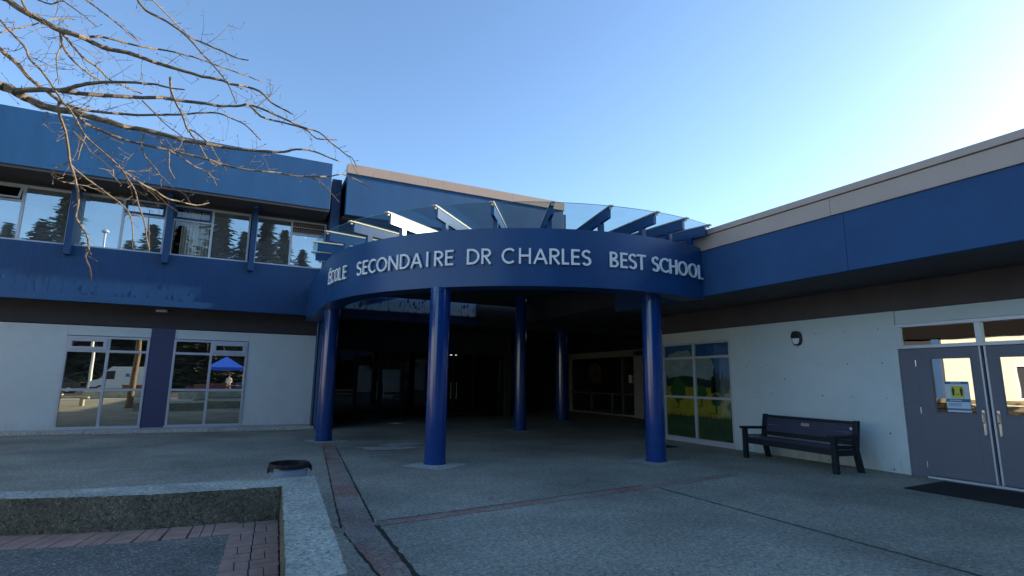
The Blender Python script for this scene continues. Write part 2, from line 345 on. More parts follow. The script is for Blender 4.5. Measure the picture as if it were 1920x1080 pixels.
# soffit of the overhang and recess
b = MB(); b.box(-20, 2.06, YB+.02, W1+.4, ZS+.001, ZS+.1); b.build('soffit', Mt['dark'], lw)
def boards(bm, x0, x1, y, z0, z1, m=0):
    """vertical tongue boards with uneven faces and open joints"""
    x = x0
    while x < x1-.02:
        wd = min(rnd.choice((.14, .14, .15, .13)), x1-x); d = rnd.uniform(-.0012, .0012)
        bm.box(x+.0007, x+wd-.0007, y+d, y+.09, z0, z1, m); x += wd
    bm.box(x0, x1, y+.02, y+.12, z0+.002, z1-.002, m)
    x = x0+.05
    while x < x1-.05:          # pale lifted flakes along the joints, added to give glints
        z = z0+.02
        while z < z1-.15:
            L_ = rnd.uniform(.03, .22)
            if rnd.random() < .42:
                xx = x+rnd.uniform(-.006, .006); p = rnd.uniform(.004, .014)
                bm.poly([(xx, y-.005, z), (xx+.002, y-.004-p, z+L_*.3), (xx+.002, y-.004-p*.7, z+L_*.8), (xx, y-.005, z+L_)], 1)
            z += L_+rnd.uniform(.02, .35)
        x += rnd.choice((.07, .07, .14, .035))
# lower band: plaster top, board lower half, drip trim
ZM = 4.30
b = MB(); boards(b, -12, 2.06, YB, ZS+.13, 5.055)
bd = b.build('board_cladding', [Mt['blue'], Mt['glint']], lw)
b = MB(); b.box(-20, 2.06, YB-.05, YB+.2, ZS-.06, ZS+.127); b.build('drip_trim', Mt['blue'], lw, bevel=.006)
# upper fascia
YF = 17.05
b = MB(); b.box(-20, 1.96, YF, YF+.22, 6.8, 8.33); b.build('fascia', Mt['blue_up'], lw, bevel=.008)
b = MB(); b.box(-20, 1.955, YF+.02, YW+.35, 6.72, 6.795)
b.build('upper_soffit', Mt['dark'], lw)
b = MB(); b.box(-20, 1.96, YF+.222, 34, 8.0, 8.2); b.build('roof', Mt['dark'], lw)
b = MB(); b.box(-20, 2.36, YW, YW+.3, 6.62, 6.718); b.build('window_head', Mt['dark'], lw)
# shell and dark rooms
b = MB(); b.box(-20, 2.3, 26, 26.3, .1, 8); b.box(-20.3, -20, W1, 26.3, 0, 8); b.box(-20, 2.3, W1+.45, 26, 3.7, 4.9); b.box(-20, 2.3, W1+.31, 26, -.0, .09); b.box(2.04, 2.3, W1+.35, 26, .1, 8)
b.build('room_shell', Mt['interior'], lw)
for k in range(9):
    x = -.18+ -2.235*(k) + .065
    if x < -18: break
    b = MB(); b.box(x-.075, x+.075, 17.83, YW+.1, 4.77, 6.715); b.box(x-.06, x+.06, 17.35, 17.83, 6.62, 6.72)
    b.build('window_pier', Mt['blue'], lw, bevel=.006)
# corner pier
b = MB(); b.box(2.06, 2.36, 17.62, 18.75, 0, 8.05); b.build('corner_pier', Mt['blue'], lw, bevel=.01)
b = MB(); b.tube([(1.98, 17.86, 3.5), (1.98, 17.86, .1)], .045, 10); b.tube([(1.98, 17.95, 3.62), (1.98, 17.86, 3.45)], .045, 10); b.build('downpipe', Mt['blue'], lw, smooth=True)

def rect_frame(b, x0, x1, y0, y1, z0, z1, t, m=0):
    b.box(x0, x1, y0, y1, z0, z0+t, m); b.box(x0, x1, y0, y1, z1-t, z1, m)
    b.box(x0, x0+t, y0, y1, z0+t, z1-t, m); b.box(x1-t, x1, y0, y1, z0+t, z1-t, m)
# upper ribbon windows
def upper_window(x0, x1, kind):
    z0, z1 = 5.06, 6.62; xm = (x0+x1)/2
    b = MB(); rect_frame(b, x0, x1, YW-.03, YW+.06, z0, z1, .055); b.box(xm-.03, xm+.03, YW-.025, YW+.06, z0+.055, z1-.055)
    b.box(x0-.02, x1+.02, YW-.10, YW-.03, z0-.005, z0+.03)
    side = None
    if kind in ('awn_l', 'curtain'): side = (x0+.055, xm-.03)
    if kind in ('awn_r', 'vent'): side = (xm+.03, x1-.055)
    zt = 6.17
    if side: b.box(side[0], side[1], YW-.02, YW+.055, zt-.03, zt+.02)
    f = b.build('window', Mt['frame'], lw)
    gl = Mt['aglass']
    def pane(a, c, d, e, m=gl):
        # four panes of one sash are real sheets, each very slightly out of true
        q = MB(); j = [rnd.uniform(-.0012, .0012) for _ in range(4)]
        q.poly([(a, YW+.02+j[0], d), (c, YW+.02+j[1], d), (c, YW+.02+j[2], e), (a, YW+.02+j[0]+j[2]-j[1], e)]); q.build('pane', m, f)
    L_ = (x0+.055, xm-.03); R_ = (xm+.03, x1-.055)
    for s in (L_, R_):
        if s == side: pane(s[0], s[1], z0+.055, zt-.03, Mt['clear'] if kind == 'curtain' else gl)
        else: pane(s[0], s[1], z0+.055, z1-.055)
    if kind == 'awn_l':           # tilted open top sash, dark room behind
        b = MB(); rect_frame(b, side[0], side[1], -.02, .02, -.41, 0, .04); o = b.build('sash', Mt['frame'], f)
        o.location = (0, YW-.02, z1-.06); o.rotation_euler = (R(-24), 0, 0)
        q = MB(); q.poly([(side[0]+.04, 0, -.37), (side[1]-.04, 0, -.37), (side[1]-.04, 0, -.04), (side[0]+.04, 0, -.04)]); p = q.build('sash_pane', Mt['clear'], f)
        p.location = o.location; p.rotation_euler = o.rotation_euler
        q = MB(); q.box(x0+.45, x0+.8, YW+.9, YW+1.1, 6.35, 6.42); q.build('ceiling_tube', Mt['white'], f)
    if kind in ('awn_r', 'curtain'):
        b = MB(); rect_frame(b, side[0], side[1], YW-.045, YW+.03, zt+.022, z1-.056, .055); b.build('sash', Mt['blue'], f, bevel=.004)
        q = MB(); q.poly([(side[0]+.05, YW-.005, zt+.07), (side[1]-.05, YW-.005, zt+.07), (side[1]-.05, YW-.005, z1-.1), (side[0]+.05, YW-.005, z1-.1)]); q.build('sash_pane', gl if kind == 'awn_r' else Mt['clear'], f)
    if kind == 'vent':
        b = MB(); b.box(side[0], side[1], YW-.02, YW, zt+.02, z1-.055, 0)
        for row in range(2):
            za = zt+.05+row*.19
            b.box(side[0], side[1], YW-.03, YW-.021, za-.02, za, 2)
            nn = 14
            for i in range(nn):
                xa = side[0]+.03+(side[1]-side[0]-.06)*i/nn
                b.box(xa+.012, xa+.05, YW-.035, YW-.021, za+.015, za+.125, 1)
        b.build('vent_grille', [Mt['black'], Mt['ventbrown'], Mt['frame']], f)
    return f
Mt['curtain'] = mat('beige_curtain', (.58, .55, .48), .9, var=.12, vscale=5, stretch=(6, 1, .6))
for x0, x1, k in ((-9.0, -7.0, 'none'), (-6.80, -4.70, 'awn_l'), (-4.57, -2.46, 'awn_r'), (-2.32, -.23, 'curtain'), (-.08, 2.03, 'vent'), (-11.2, -9.15, 'none')):
    upper_window(x0, x1, k)
# curtain behind the third window: two panels hanging in folds
b = MB(); 
for (a, c) in ((-2.08, -1.62), (-1.60, -1.28)):
    n = 60; top = []; bot = []
    for i in range(n+1):
        t = i/n; x = a+(c-a)*t; yy = YW+.22+.03*math.sin(t*(c-a)*75)+.012*math.sin(t*41+a)
        top.append((x, yy, 6.55)); bot.append((x+.01*math.sin(i), yy+.01*math.sin(i*.7), 5.08))
    for i in range(n): b.poly([bot[i], bot[i+1], top[i+1], top[i]])
tag(b.build('curtain', Mt['curtain'], smooth=True), 'beige curtain in two pleated panels behind the upper floor window', 'curtain')

# ground-floor windows
def low_window(x0, x1, hop):
    z0, z1 = .10, 2.64; xm = (x0+x1)/2; zA, zB = 1.16, 2.23
    b = MB(); rect_frame(b, x0, x1, W1-.03, W1+.06, z0, z1, .06); b.box(xm-.035, xm+.035, W1-.025, W1+.06, z0+.06, z1-.06)
    for z in (zA, zB):
        b.box(x0+.06, xm-.035, W1-.022, W1+.055, z-.035, z+.035); b.box(xm+.035, x1-.06, W1-.022, W1+.055, z-.035, z+.035)
    b.box(x0-.02, x1+.02, W1-.10, W1-.03, z0-.01, z0+.04)
    f = b.build('window', Mt['frame'], lw, bevel=.004)
    for c, (a, e) in enumerate(((x0+.06, xm-.035), (xm+.035, x1-.06))):
        for r, (d, h) in enumerate(((z0+.06, zA-.035), (zA+.035, zB-.035), (zB+.035, z1-.06))):
            if r == 2 and c == hop:
                q = MB(); rect_frame(q, a, e, W1-.05, W1+.03, d, h, .085); q.build('sash', Mt['frame'], f, bevel=.006); a += .08; e -= .08; d += .08; h -= .08
            q = MB(); j = [rnd.uniform(-.0012, .0012) for _ in range(3)]
            q.poly([(a, W1+.015+j[0], d), (e, W1+.015+j[1], d), (e, W1+.015+j[2], h), (a, W1+.015+j[0]+j[2]-j[1], h)]); q.build('pane', Mt['bglass'], f)
low_window(-4.50, -2.55, 0); low_window(-1.95, .03, 1)
# soffit light
lt = thing('soffit_light', 'small pale oblong light under the overhang above the navy pillar', 'light', (-2.36, 18.6, 3.45))
b = MB(); b.box(-2.5, -2.2, 18.56, 18.68, 3.42, 3.50); b.build('housing', Mt['frame'], lt, bevel=.02)
b = MB(); b.box(-2.47, -2.23, 18.53, 18.558, 3.43, 3.47); b.build('lens', Mt['white'], lt, bevel=.01)

# ================================================================ CENTRE WING over the entrance
cw = thing('entrance_wing', 'centre school wing with tan coping over a blue upper wall and dark entrance recess', 'building', (6.5, 17.1, 0))
b = MB(); b.box(2.44, 10.62, YF, YF+.22, 6.72, 8.10); b.build('fascia', Mt['blue_up'], cw, bevel=.008)
b = MB(); b.box(10.63, 10.8, YF+.1, 30, 6.3, 8.0); b.build('end_trim', Mt['blue'], cw)
b = MB()
xs = [2.42, 5.1, 5.62, 8.35, 10.66]
for a, c in zip(xs, xs[1:]): b.box(a+.004, c-.004, YF-.045, YF+.3, 8.104, 8.43)
b.build('coping', Mt['tan'], cw, bevel=.006)
b = MB(); b.box(2.44, 10.62, YF+.22, 30, 7.9, 8.1); b.build('roof', Mt['dark'], cw)
b = MB(); b.box(2.38, 10.62, YF+.22, YW+.4, 6.64, 6.715); b.build('upper_soffit', Mt['dark'], cw)
b = MB(); b.box(7.503, 16.5, YB-.002, YB+.25, ZS-.06, 5.2); b.build('shaded_spandrel', Mt['dark'], cw)  # blue band carries on here; the dark colour stands in for its shade
b = MB(); boards(b, 2.38, 7.5, YB, ZS+.13, 5.2); b.build('board_cladding', [Mt['blue'], Mt['glint']], cw)
b = MB(); b.box(2.38, 7.5, YB-.05, YB+.2, ZS-.06, ZS+.127); b.build('drip_trim', Mt['blue'], cw, bevel=.006)
b = MB(); b.box(2.4, 10.6, YW, YW+.08, 6.2, 6.63); b.build('window_head', Mt['dark'], cw)
for k in range(4):
    x0 = 2.44+k*2.04; b = MB(); rect_frame(b, x0, x0+2.0, YW, YW+.07, 5.203, 6.2, .05); b.box(x0+.97, x0+1.03, YW, YW+.06, 5.25, 6.15); f = b.build('window', Mt['frame'], cw)
    q = MB(); q.poly([(x0+.05, YW+.03, 5.25), (x0+1.95, YW+.03, 5.25), (x0+1.95, YW+.03, 6.15), (x0+.05, YW+.03, 6.15)]); q.build('pane', Mt['aglass'], f)
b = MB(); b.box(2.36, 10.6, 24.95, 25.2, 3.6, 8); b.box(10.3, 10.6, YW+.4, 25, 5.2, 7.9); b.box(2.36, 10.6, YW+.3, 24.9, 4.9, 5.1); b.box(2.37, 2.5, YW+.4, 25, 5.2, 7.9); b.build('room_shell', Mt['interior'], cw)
# recess: ceiling, bulkhead, door wall, return
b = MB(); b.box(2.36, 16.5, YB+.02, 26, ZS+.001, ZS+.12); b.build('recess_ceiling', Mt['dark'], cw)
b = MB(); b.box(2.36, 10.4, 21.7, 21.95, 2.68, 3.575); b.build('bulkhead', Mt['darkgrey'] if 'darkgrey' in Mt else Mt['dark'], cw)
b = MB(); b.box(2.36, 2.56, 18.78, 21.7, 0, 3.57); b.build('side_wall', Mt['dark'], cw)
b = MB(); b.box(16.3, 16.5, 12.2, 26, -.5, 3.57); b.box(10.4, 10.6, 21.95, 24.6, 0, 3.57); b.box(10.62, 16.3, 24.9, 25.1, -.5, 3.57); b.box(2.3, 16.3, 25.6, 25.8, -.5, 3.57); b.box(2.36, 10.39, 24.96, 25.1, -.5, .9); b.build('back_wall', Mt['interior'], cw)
# entrance screen: glazed doors
x = 2.6
for i, wd in enumerate((1.35, .95, .95, 1.2, .95, .95, 1.4)):
    if i in (1, 2, 4, 5):
        b = MB(); rect_frame(b, x, x+wd-.02, 21.74, 21.80, .02, 2.15, .07); b.box(x+.07, x+wd-.09, 21.742, 21.798, .95, 1.03)
        f = b.build('entrance_door', Mt['black'], cw)
        hx = x+wd-.14 if i in (1, 4) else x+.12
        b = MB(); b.tube([(hx, 21.66, .75), (hx, 21.66, 1.45)], .014, 8); b.box(hx-.01, hx+.01, 21.66, 21.74, .8, .82); b.box(hx-.01, hx+.01, 21.66, 21.74, 1.38, 1.4); b.build('handle', Mt['steel'], f)
        q = MB(); q.poly([(x+.07, 21.77, .09), (x+wd-.09, 21.77, .09), (x+wd-.09, 21.77, 2.08), (x+.07, 21.77, 2.08)]); q.build('pane', Mt['eglass'], f)
        b = MB(); rect_frame(b, x, x+wd-.02, 21.74, 21.80, 2.17, 2.677, .05); f = b.build('transom', Mt['black'], cw)
        q = MB(); q.poly([(x+.05, 21.77, 2.22), (x+wd-.07, 21.77, 2.22), (x+wd-.07, 21.77, 2.62), (x+.05, 21.77, 2.62)]); q.build('pane', Mt['eglass'], f)
    else:
        b = MB(); rect_frame(b, x, x+wd-.02, 21.74, 21.80, .02, 2.677, .06); b.box(x+.06, x+wd-.08, 21.742, 21.798, 1.0, 1.07)
        f = b.build('window', Mt['black'], cw)
        q = MB(); q.poly([(x+.06, 21.77, .08), (x+wd-.08, 21.77, .08), (x+wd-.08, 21.77, 2.61), (x+.06, 21.77, 2.61)]); q.build('pane', Mt['eglass'], f)
    x += wd
b = MB(); b.box(2.56, 10.35, 21.72, 21.84, .001, .019); b.build('threshold', Mt['black'], cw)
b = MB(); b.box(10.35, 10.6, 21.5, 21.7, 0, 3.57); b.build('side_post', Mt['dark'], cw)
b = MB(); b.box(11.35, 11.75, 24.05, 24.6, 0, 2.95); b.box(11.753, 12.25, 24.07, 24.6, 0, 2.95); b.build('white_post', Mt['cream_in'], cw, bevel=.01)
# side screen of the recess, seen past the wing corner
b = MB(); b.box(15.4, 15.65, 18.35, 18.95, 0, 2.9); b.box(15.4, 15.6, 12.9, 24.6, 2.68, 2.96); b.box(15.4, 15.6, 24.2, 24.6, 0, 2.68); b.box(15.4, 15.6, 18.95, 24.2, .02, .10)
f = b.build('side_screen', Mt['cream_in'], cw, bevel=.006)
b = MB(); b.extr([(.52*math.cos(k*.2618)*(1+.05*math.sin(k*5)), .52*math.sin(k*.2618)) for k in range(24)], (15.44, 21.9, 1.95), (0, 1, 0), (0, 0, 1), (-.004, 0, 0)); b.build('round_decal', mat('dull_bronze_decal', (.10, .06, .03), .8, var=.6, vscale=5), f)
b = MB(); b.box(15.45, 15.55, 18.95, 24.2, .95, 1.03); b.box(15.45, 15.55, 20.6, 20.7, .1, .95); b.box(15.45, 15.55, 22.3, 22.4, .1, .95); b.box(15.45, 15.55, 19.8, 19.9, .1, 2.68)
b.build('glazing_bar', mat('dull_bar', (.10, .10, .10), .6), f)
q = MB(); q.poly([(15.5, 18.95, .1), (15.5, 24.2, .1), (15.5, 24.2, 2.68), (15.5, 18.95, 2.68)]); q.build('pane', Mt['bglass'], f)
q = MB(); q.poly([(15.44, 19.35, 1.5), (15.44, 19.15, 1.5), (15.44, 19.15, 1.85), (15.44, 19.35, 1.85)])
tag(q.build('paper_notice', Mt['white']), 'small white paper notice on the dim glazed screen inside the entrance', 'notice')
# banner over the doors is built with the lettering below
# lit ceiling tube inside
lf = thing('ceiling_lamp', 'small lit tube lamp glowing behind the entrance doors', 'lamp', (8.6, 23.5, 2.6))
b = MB(); b.box(8.4, 8.7, 23.3, 23.36, 2.66, 2.68); b.build('tube', emis('lit_tube', (1, .93, .8), 1.2), lf)
b = MB(); b.box(8.35, 8.9, 23.28, 23.42, 2.70, 2.76); b.build('housing', Mt['black'], lf)

# ================================================================ RIGHT WING
XW, XF = 10.6, 8.7
rw = thing('single_storey_wing', 'single storey school wing with tan coping, blue fascia and pale wall, right', 'building', (10.6, 3, 0))
b = MB()
b.box(XW, XW+.3, 5.60, 9.376, 0, 2.89); b.box(XW+.003, XW+.3, 9.38, 12.2, 2.60, 2.89); b.box(XW+.003, XW+.3, -14, 5.59, 2.64, 2.885)
b.box(XW, XW+.3, 11.76, 12.2, 0, 2.597); b.box(XW, XW+.3, -14, 2.93, 0, 2.637)
b.build('wall', Mt['grey'], rw, bevel=.004)
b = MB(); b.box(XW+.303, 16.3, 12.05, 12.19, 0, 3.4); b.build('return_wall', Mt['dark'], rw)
b = MB()
rr_ = random.Random(3)
for (y, z) in [(5.9, 2.58), (7.126, 2.584), (6.54, 2.581), (6.53, 1.941), (5.885, 1.945), (7.119, 1.953), (7.73, 1.326), (7.098, 1.32), (6.509, 1.312), (5.875, 1.308), (5.873, .681), (6.511, .678), (5.87, .055), (6.501, .05), (7.082, .055), (7.713, .06), (8.294, 1.332), (7.937, 1.655), (8.65, 1.353), (8.946, .078), (8.35, .06), (8.35, 2.57), (8.9, 1.94), (8.33, 1.95), (8.93, 2.57)]:
    n = 9; r = rr_.uniform(.008, .016)
    b.poly([(XW-.003, y+r*math.cos(2*math.pi*k/n), z+r*math.sin(2*math.pi*k/n)) for k in range(n-1, -1, -1)])
b.build('tie_hole', Mt['grout'], rw)
b = MB(); b.box(XW-.004, XW+.3, -14, 12.2, 2.893, 3.40); b.build('wall_band', Mt['brown'], rw)
b = MB(); b.box(XF+.16, XW+.3, -14, 11.38, 3.403, 3.5); b.build('soffit', Mt['brown'], rw)
b = MB()
for a, c in ((-14, -6.2), (-6.194, -.5), (-.494, 5.197), (5.203, 11.4)): b.box(XF, XF+.158, a, c, 3.385, 4.365)
b.build('fascia', Mt['blue_dull'], rw, bevel=.004)
b = MB()
for a, c in ((-14, -1.2), (-1.196, 5.386), (5.39, 11.45)): b.box(XF-.03, XF+.2, a, c, 4.368, 4.672)
for a, c in ((-14, -6), (-5.996, 1.8), (1.804, 6.9), (6.904, 11.45)): b.box(XF-.06, XF+.3, a, c, 4.684, 4.80)
b.box(XF+.0, XF+.2, -14, 11.44, 4.66, 4.69)
b.build('coping', Mt['tan'], rw, bevel=.005)
b = MB(); b.box(XF+.21, 16.5, -14, 11.38, 4.2, 4.6); b.box(XF+.17, 16.5, 11.385, 16.8, 3.6, 4.25); b.box(9.6, 16.5, 16.8, 17.98, 3.71, 4.25); b.box(9.6, 16.5, 17.78, 17.99, 4.253, 6.6); b.build('roof', Mt['dark'], rw)  # last two boxes: added out of view to block grazing sun
b = MB(); b.box(16.2, 16.5, -14, 12.7, 0, 4.2); b.box(12.4, 12.6, -14, 12.7, 0, 4.1); b.box(XW+.3, 16.4, -14, -13.8, 0, 4.2); b.build('room_shell', Mt['interior'], rw)

# mural window
f0 = MB(); y0, y1, z0, z1 = 9.38, 11.76, .10, 2.597
rect = lambda b, ya, yb, za, zb, x0=XW-.0, x1=XW+.10: b.box(x0, x1, ya, yb, za, zb)
rect(f0, y0, y1, .002, .13, XW-.02); rect(f0, y0, y1, 2.545, 2.597); rect(f0, y0, y0+.045, .13, 2.545); rect(f0, y1-.045, y1, .13, 2.545)
f0.box(XW+.003, XW+.09, 10.56, 10.625, .13, 2.545)
for z in (1.165, 2.20):
    f0.box(XW+.005, XW+.085, y0+.045, 10.56, z-.03, z+.03); f0.box(XW+.005, XW+.085, 10.625, y1-.045, z-.03, z+.03)
mf = f0.build('mural_window', Mt['frame'], rw, bevel=.003)
for (ya, yb) in ((y0+.045, 10.56), (10.625, y1-.045)):
    for (za, zb) in ((.13, 1.135), (1.195, 2.17), (2.23, 2.545)):
        q = MB(); q.poly([(XW+.04, ya, za), (XW+.04, ya, zb), (XW+.04, yb, zb), (XW+.04, yb, za)]); q.build('pane', Mt['mglass'] if 'mglass' in Mt else Mt['clear'], mf)
def brush(name, a, c, sc, st=(1, 1, 1)):
    m = mat(name, a, .8, var=.01, vscale=sc, detail=6, stretch=st)
    r = [n for n in m.node_tree.nodes if n.type == 'VALTORGB'][0].color_ramp
    r.elements[0].color = (*a, 1); r.elements[1].color = (*c, 1); return m
XM = XW+.075
def flat(name, pts, m, k, parent=mf):
    q = MB(); q.poly([(XM-.0015*k, y, z) for y, z in pts]); return q.build(name, m, parent)
def wob(pts, amp, seg=.04, sd=0):
    o = []
    for i, p in enumerate(pts):
        c = pts[(i+1) % len(pts)]; a = Vector(p); c = Vector(c); n = max(1, int((c-a).length/seg))
        for j in range(n):
            q = a.lerp(c, j/n); q.x += amp*noise.noise(Vector((q.x*9, q.y*9, sd))); q.y += amp*noise.noise(Vector((q.x*9, q.y*9, sd+7))); o.append(tuple(q))
    return o
Y0, Y1 = 9.40, 11.74
flat('painted_sky', [(Y0, .1), (Y0, 2.56), (Y1, 2.56), (Y1, .1)], brush('mural_sky', (.03, .15, .45), (.08, .26, .55), 2), 0)
cl = brush('mural_cloud', (.30, .42, .46), (.62, .70, .70), 3)
def blob(cyy, czz, ry, rz, sd, amp=.25, n=48):
    return [(cyy+ry*math.cos(2*math.pi*k/n)*(1+amp*noise.noise(Vector((math.cos(2*math.pi*k/n)*2.2, math.sin(2*math.pi*k/n)*2.2, sd)))),
             czz+rz*math.sin(2*math.pi*k/n)*(1+amp*noise.noise(Vector((math.cos(2*math.pi*k/n)*2.5, math.sin(2*math.pi*k/n)*2.5, sd+5))))) for k in range(n)]
flat('painted_cloud', blob(11.15, 1.95, .62, .42, 1), cl, 1); flat('painted_cloud', blob(10.35, 1.85, .40, .38, 4), cl, 1.3)
flat('painted_cloud', blob(10.95, 2.27, .22, .14, 9), cl, 1.6)
rg = [(Y0, 1.3)] ; y = Y0
tr_ = random.Random(5)
while y < Y1:
    h = 1.66+.06*math.sin(y*3); rg += [(y, h), (y+.02, h+tr_.choice((.02, .05, .12, .03))), (y+.04, h)]; y += .07
rg += [(Y1, h), (Y1, 1.3)]
flat('painted_ridge', rg, brush('mural_ridge', (.018, .045, .035), (.03, .07, .045), 8), 2)
flat('painted_field', wob([(Y0, .4), (Y0, 1.42), (Y1, 1.45), (Y1, .4)], .03), brush('mural_field', (.42, .36, .04), (.62, .50, .05), 3), 3)
for k, (yy, zz, r) in enumerate(((11.25, 1.36, .30), (11.70, 1.38, .12), (10.42, 1.30, .18), (9.95, 1.12, .16), (9.50, .95, .22), (9.75, 1.35, .12))):
    if yy+r > Y1: r = Y1-yy
    if yy-r < Y0: r = min(r, yy-Y0+.02)
    st_ = MB()
    flat('painted_trunk', [(yy-.02, zz-r-.16), (yy+.02, zz-r-.16), (yy+.012, zz), (yy-.012, zz)], Mt['black'], 4)
    flat('painted_tree', blob(yy, zz, r*.95, r, 20+k, .3), brush('mural_tree%d' % k, (.02, .10, .02), (.06, .20, .04), 6), 4.5)
    flat('painted_shadow', [(yy-.02, zz-r-.165), (yy+.25, zz-r-.18), (yy+.25, zz-r-.195), (yy-.02, zz-r-.18)], Mt['black'], 3.5)
for k, (yy, h, wd) in enumerate(((9.95, .62, .09), (9.86, .55, .08), (10.03, .40, .07), (9.72, .5, .08), (9.6, .42, .07))):
    flat('painted_poplar', wob([(yy-wd, 1.3), (yy+wd, 1.3), (yy+wd*.7, 1.3+h*.7), (yy, 1.35+h), (yy-wd*.7, 1.3+h*.7)], .04, .03, k), brush('mural_poplar%d' % k, (.01, .03, .015), (.025, .06, .03), 6), 4.2)
gp = [(Y0, .1), (Y0, .72)]; y = Y0
while y < Y1: gp += [(y+.01, .70+tr_.uniform(-.03, .09)), (y+.03, .66)]; y += .045
gp += [(Y1, .72), (Y1, .1)]
flat('painted_grass', gp, brush('mural_grass', (.014, .055, .014), (.06, .14, .028), 5, (1, 4, .8)), 5)

# double door
D = MB(); D.box(XW+.02, XW+.12, 5.33, 5.59, 0, 2.19)       # side panel
D.build('door_side_panel', Mt['door'], rw, bevel=.003)
b = MB()
b.box(XW-.03, XW+.10, 2.95, 5.60, 2.19, 2.25); b.box(XW-.02, XW+.10, 2.95, 5.60, 2.575, 2.635)
b.box(XW-.02, XW+.10, 5.54, 5.597, 2.25, 2.575); b.box(XW-.02, XW+.10, 4.33, 4.41, 2.25, 2.575); b.box(XW-.02, XW+.10, 2.95, 3.0, 2.25, 2.575)
b.box(XW-.01, XW+.07, 4.372, 4.397, .04, 2.188); b.box(XW-.01, XW+.07, 4.300, 4.330, .04, 2.188)
b.box(XW-.05, XW+.10, 2.95, 5.32, .002, .035)
df = b.build('door_frame', Mt['frame'], rw, bevel=.003)
for (a, c) in ((3.0, 4.33), (4.41, 5.54)):
    q = MB(); q.poly([(XW+.04, a, 2.25), (XW+.04, a, 2.575), (XW+.04, c, 2.575), (XW+.04, c, 2.25)]); q.build('transom_pane', Mt['dglass'], df)
def leaf(ya, yb, wa, wb, hy, hinge):
    b = MB(); za, zb = 1.10, 2.00
    b.box(XW, XW+.05, ya, wa, .045, 2.185); b.box(XW, XW+.05, wb, yb, .045, 2.185); b.box(XW, XW+.05, wa, wb, .045, za); b.box(XW, XW+.05, wa, wb, zb, 2.185)
    for bx_ in ((wa, wb, za-.02, za), (wa, wb, zb, zb+.02)): b.box(XW-.006, XW, *bx_)
    for bx_ in ((wa-.02, wa, za-.02, zb+.02), (wb, wb+.02, za-.02, zb+.02)): b.box(XW-.006, XW, *bx_)
    d = b.build('door', Mt['door'], rw, bevel=.002)
    q = MB(); q.poly([(XW+.02, wa, za), (XW+.02, wa, zb), (XW+.02, wb, zb), (XW+.02, wb, za)]); q.build('pane', Mt['dglass'], d)
    b = MB(); b.box(XW-.012, XW-.001, hy-.019, hy+.019, .80, 1.17)
    b.tube([(XW-.01, hy, 1.12), (XW-.05, hy, 1.10), (XW-.05, hy, .99), (XW-.01, hy, .97)], .011, 8); b.box(XW-.024, XW-.012, hy-.013, hy+.013, .78, .93); b.lathe([(0, 1.06), (.012, 1.06)], (0, 0), 6)
    b.v = b.v[:-12]; b.f = b.f[:-6]; b.m = b.m[:-6]
    b.build('handle', Mt['steel'], d, bevel=.003)
    if hinge:
        for z in (.22, 1.12, 1.93):
            q = MB(); q.tube([(XW-.012, hinge, z-.055), (XW-.012, hinge, z+.055)], .012, 8); q.build('hinge', Mt['steel'], d, smooth=True)
leaf(4.40, 5.325, 4.53, 5.10, 4.445, 5.325)
leaf(3.37, 4.298, 3.60, 4.15, 4.25, None)
b = MB(); b.box(XW+.02, XW+.12, 2.95, 3.36, 0, 2.187); b.build('door_side_panel', Mt['door'], rw, bevel=.003)

# notice taped inside the left door glass
nx = XW+.012
nb = thing('distancing_notice', 'blue and white poster with a yellow square of two figures on the grey door glass', 'notice', (nx, 4.77, 1.37))
def card(name, y0_, y1_, z0_, z1_, m, k, par=nb):
    q = MB(); q.box(nx-.002-.0012*k, nx-.0012*k, y0_, y1_, z0_, z1_); return q.build(name, m, par)
paper = mat('poster_paper', (.55, .66, .78), .6); pblue = mat('poster_blue', (.05, .17, .30), .6); pyel = mat('poster_yellow', (.62, .60, .06), .6)
yc = 4.77
card('sheet', yc-.165, yc+.165, 1.12, 1.62, paper, 0)
card('header', yc-.163, yc+.163, 1.575, 1.618, pblue, 1); card('header_text', yc-.06, yc+.08, 1.588, 1.602, paper, 2)
card('yellow_square', yc-.10, yc+.09, 1.35, 1.545, pyel, 1)
for s, k in ((-.06, 0), (.055, 1)):
    q = MB(); X = nx-.0036
    q.poly([(X, yc+s+.012*math.cos(a*.7), 1.515+.014*math.sin(a*.7)) for a in range(9)])
    q.poly([(X, yc+s-.022, 1.50), (X, yc+s+.022, 1.50), (X, yc+s+.018, 1.44), (X, yc+s+.012, 1.385), (X, yc+s-.012, 1.385), (X, yc+s-.018, 1.44)]); q.build('figure_icon', Mt['black'], nb)
q = MB(); q.poly([(nx-.0036, yc-.03, 1.412), (nx-.0036, yc+.03, 1.412), (nx-.0036, yc+.03, 1.404), (nx-.0036, yc-.03, 1.404)]); q.build('arrow', Mt['black'], nb)
card('text_band', yc-.163, yc+.163, 1.285, 1.335, pblue, 1); card('text_line', yc-.05, yc+.12, 1.305, 1.318, paper, 2)
for z in (1.255, 1.235, 1.215): card('text_line', yc-.04-.02*(z > 1.24), yc+.14, z, z+.008, pblue, 1)
card('footer', yc-.163, yc+.163, 1.15, 1.18, pblue, 1)

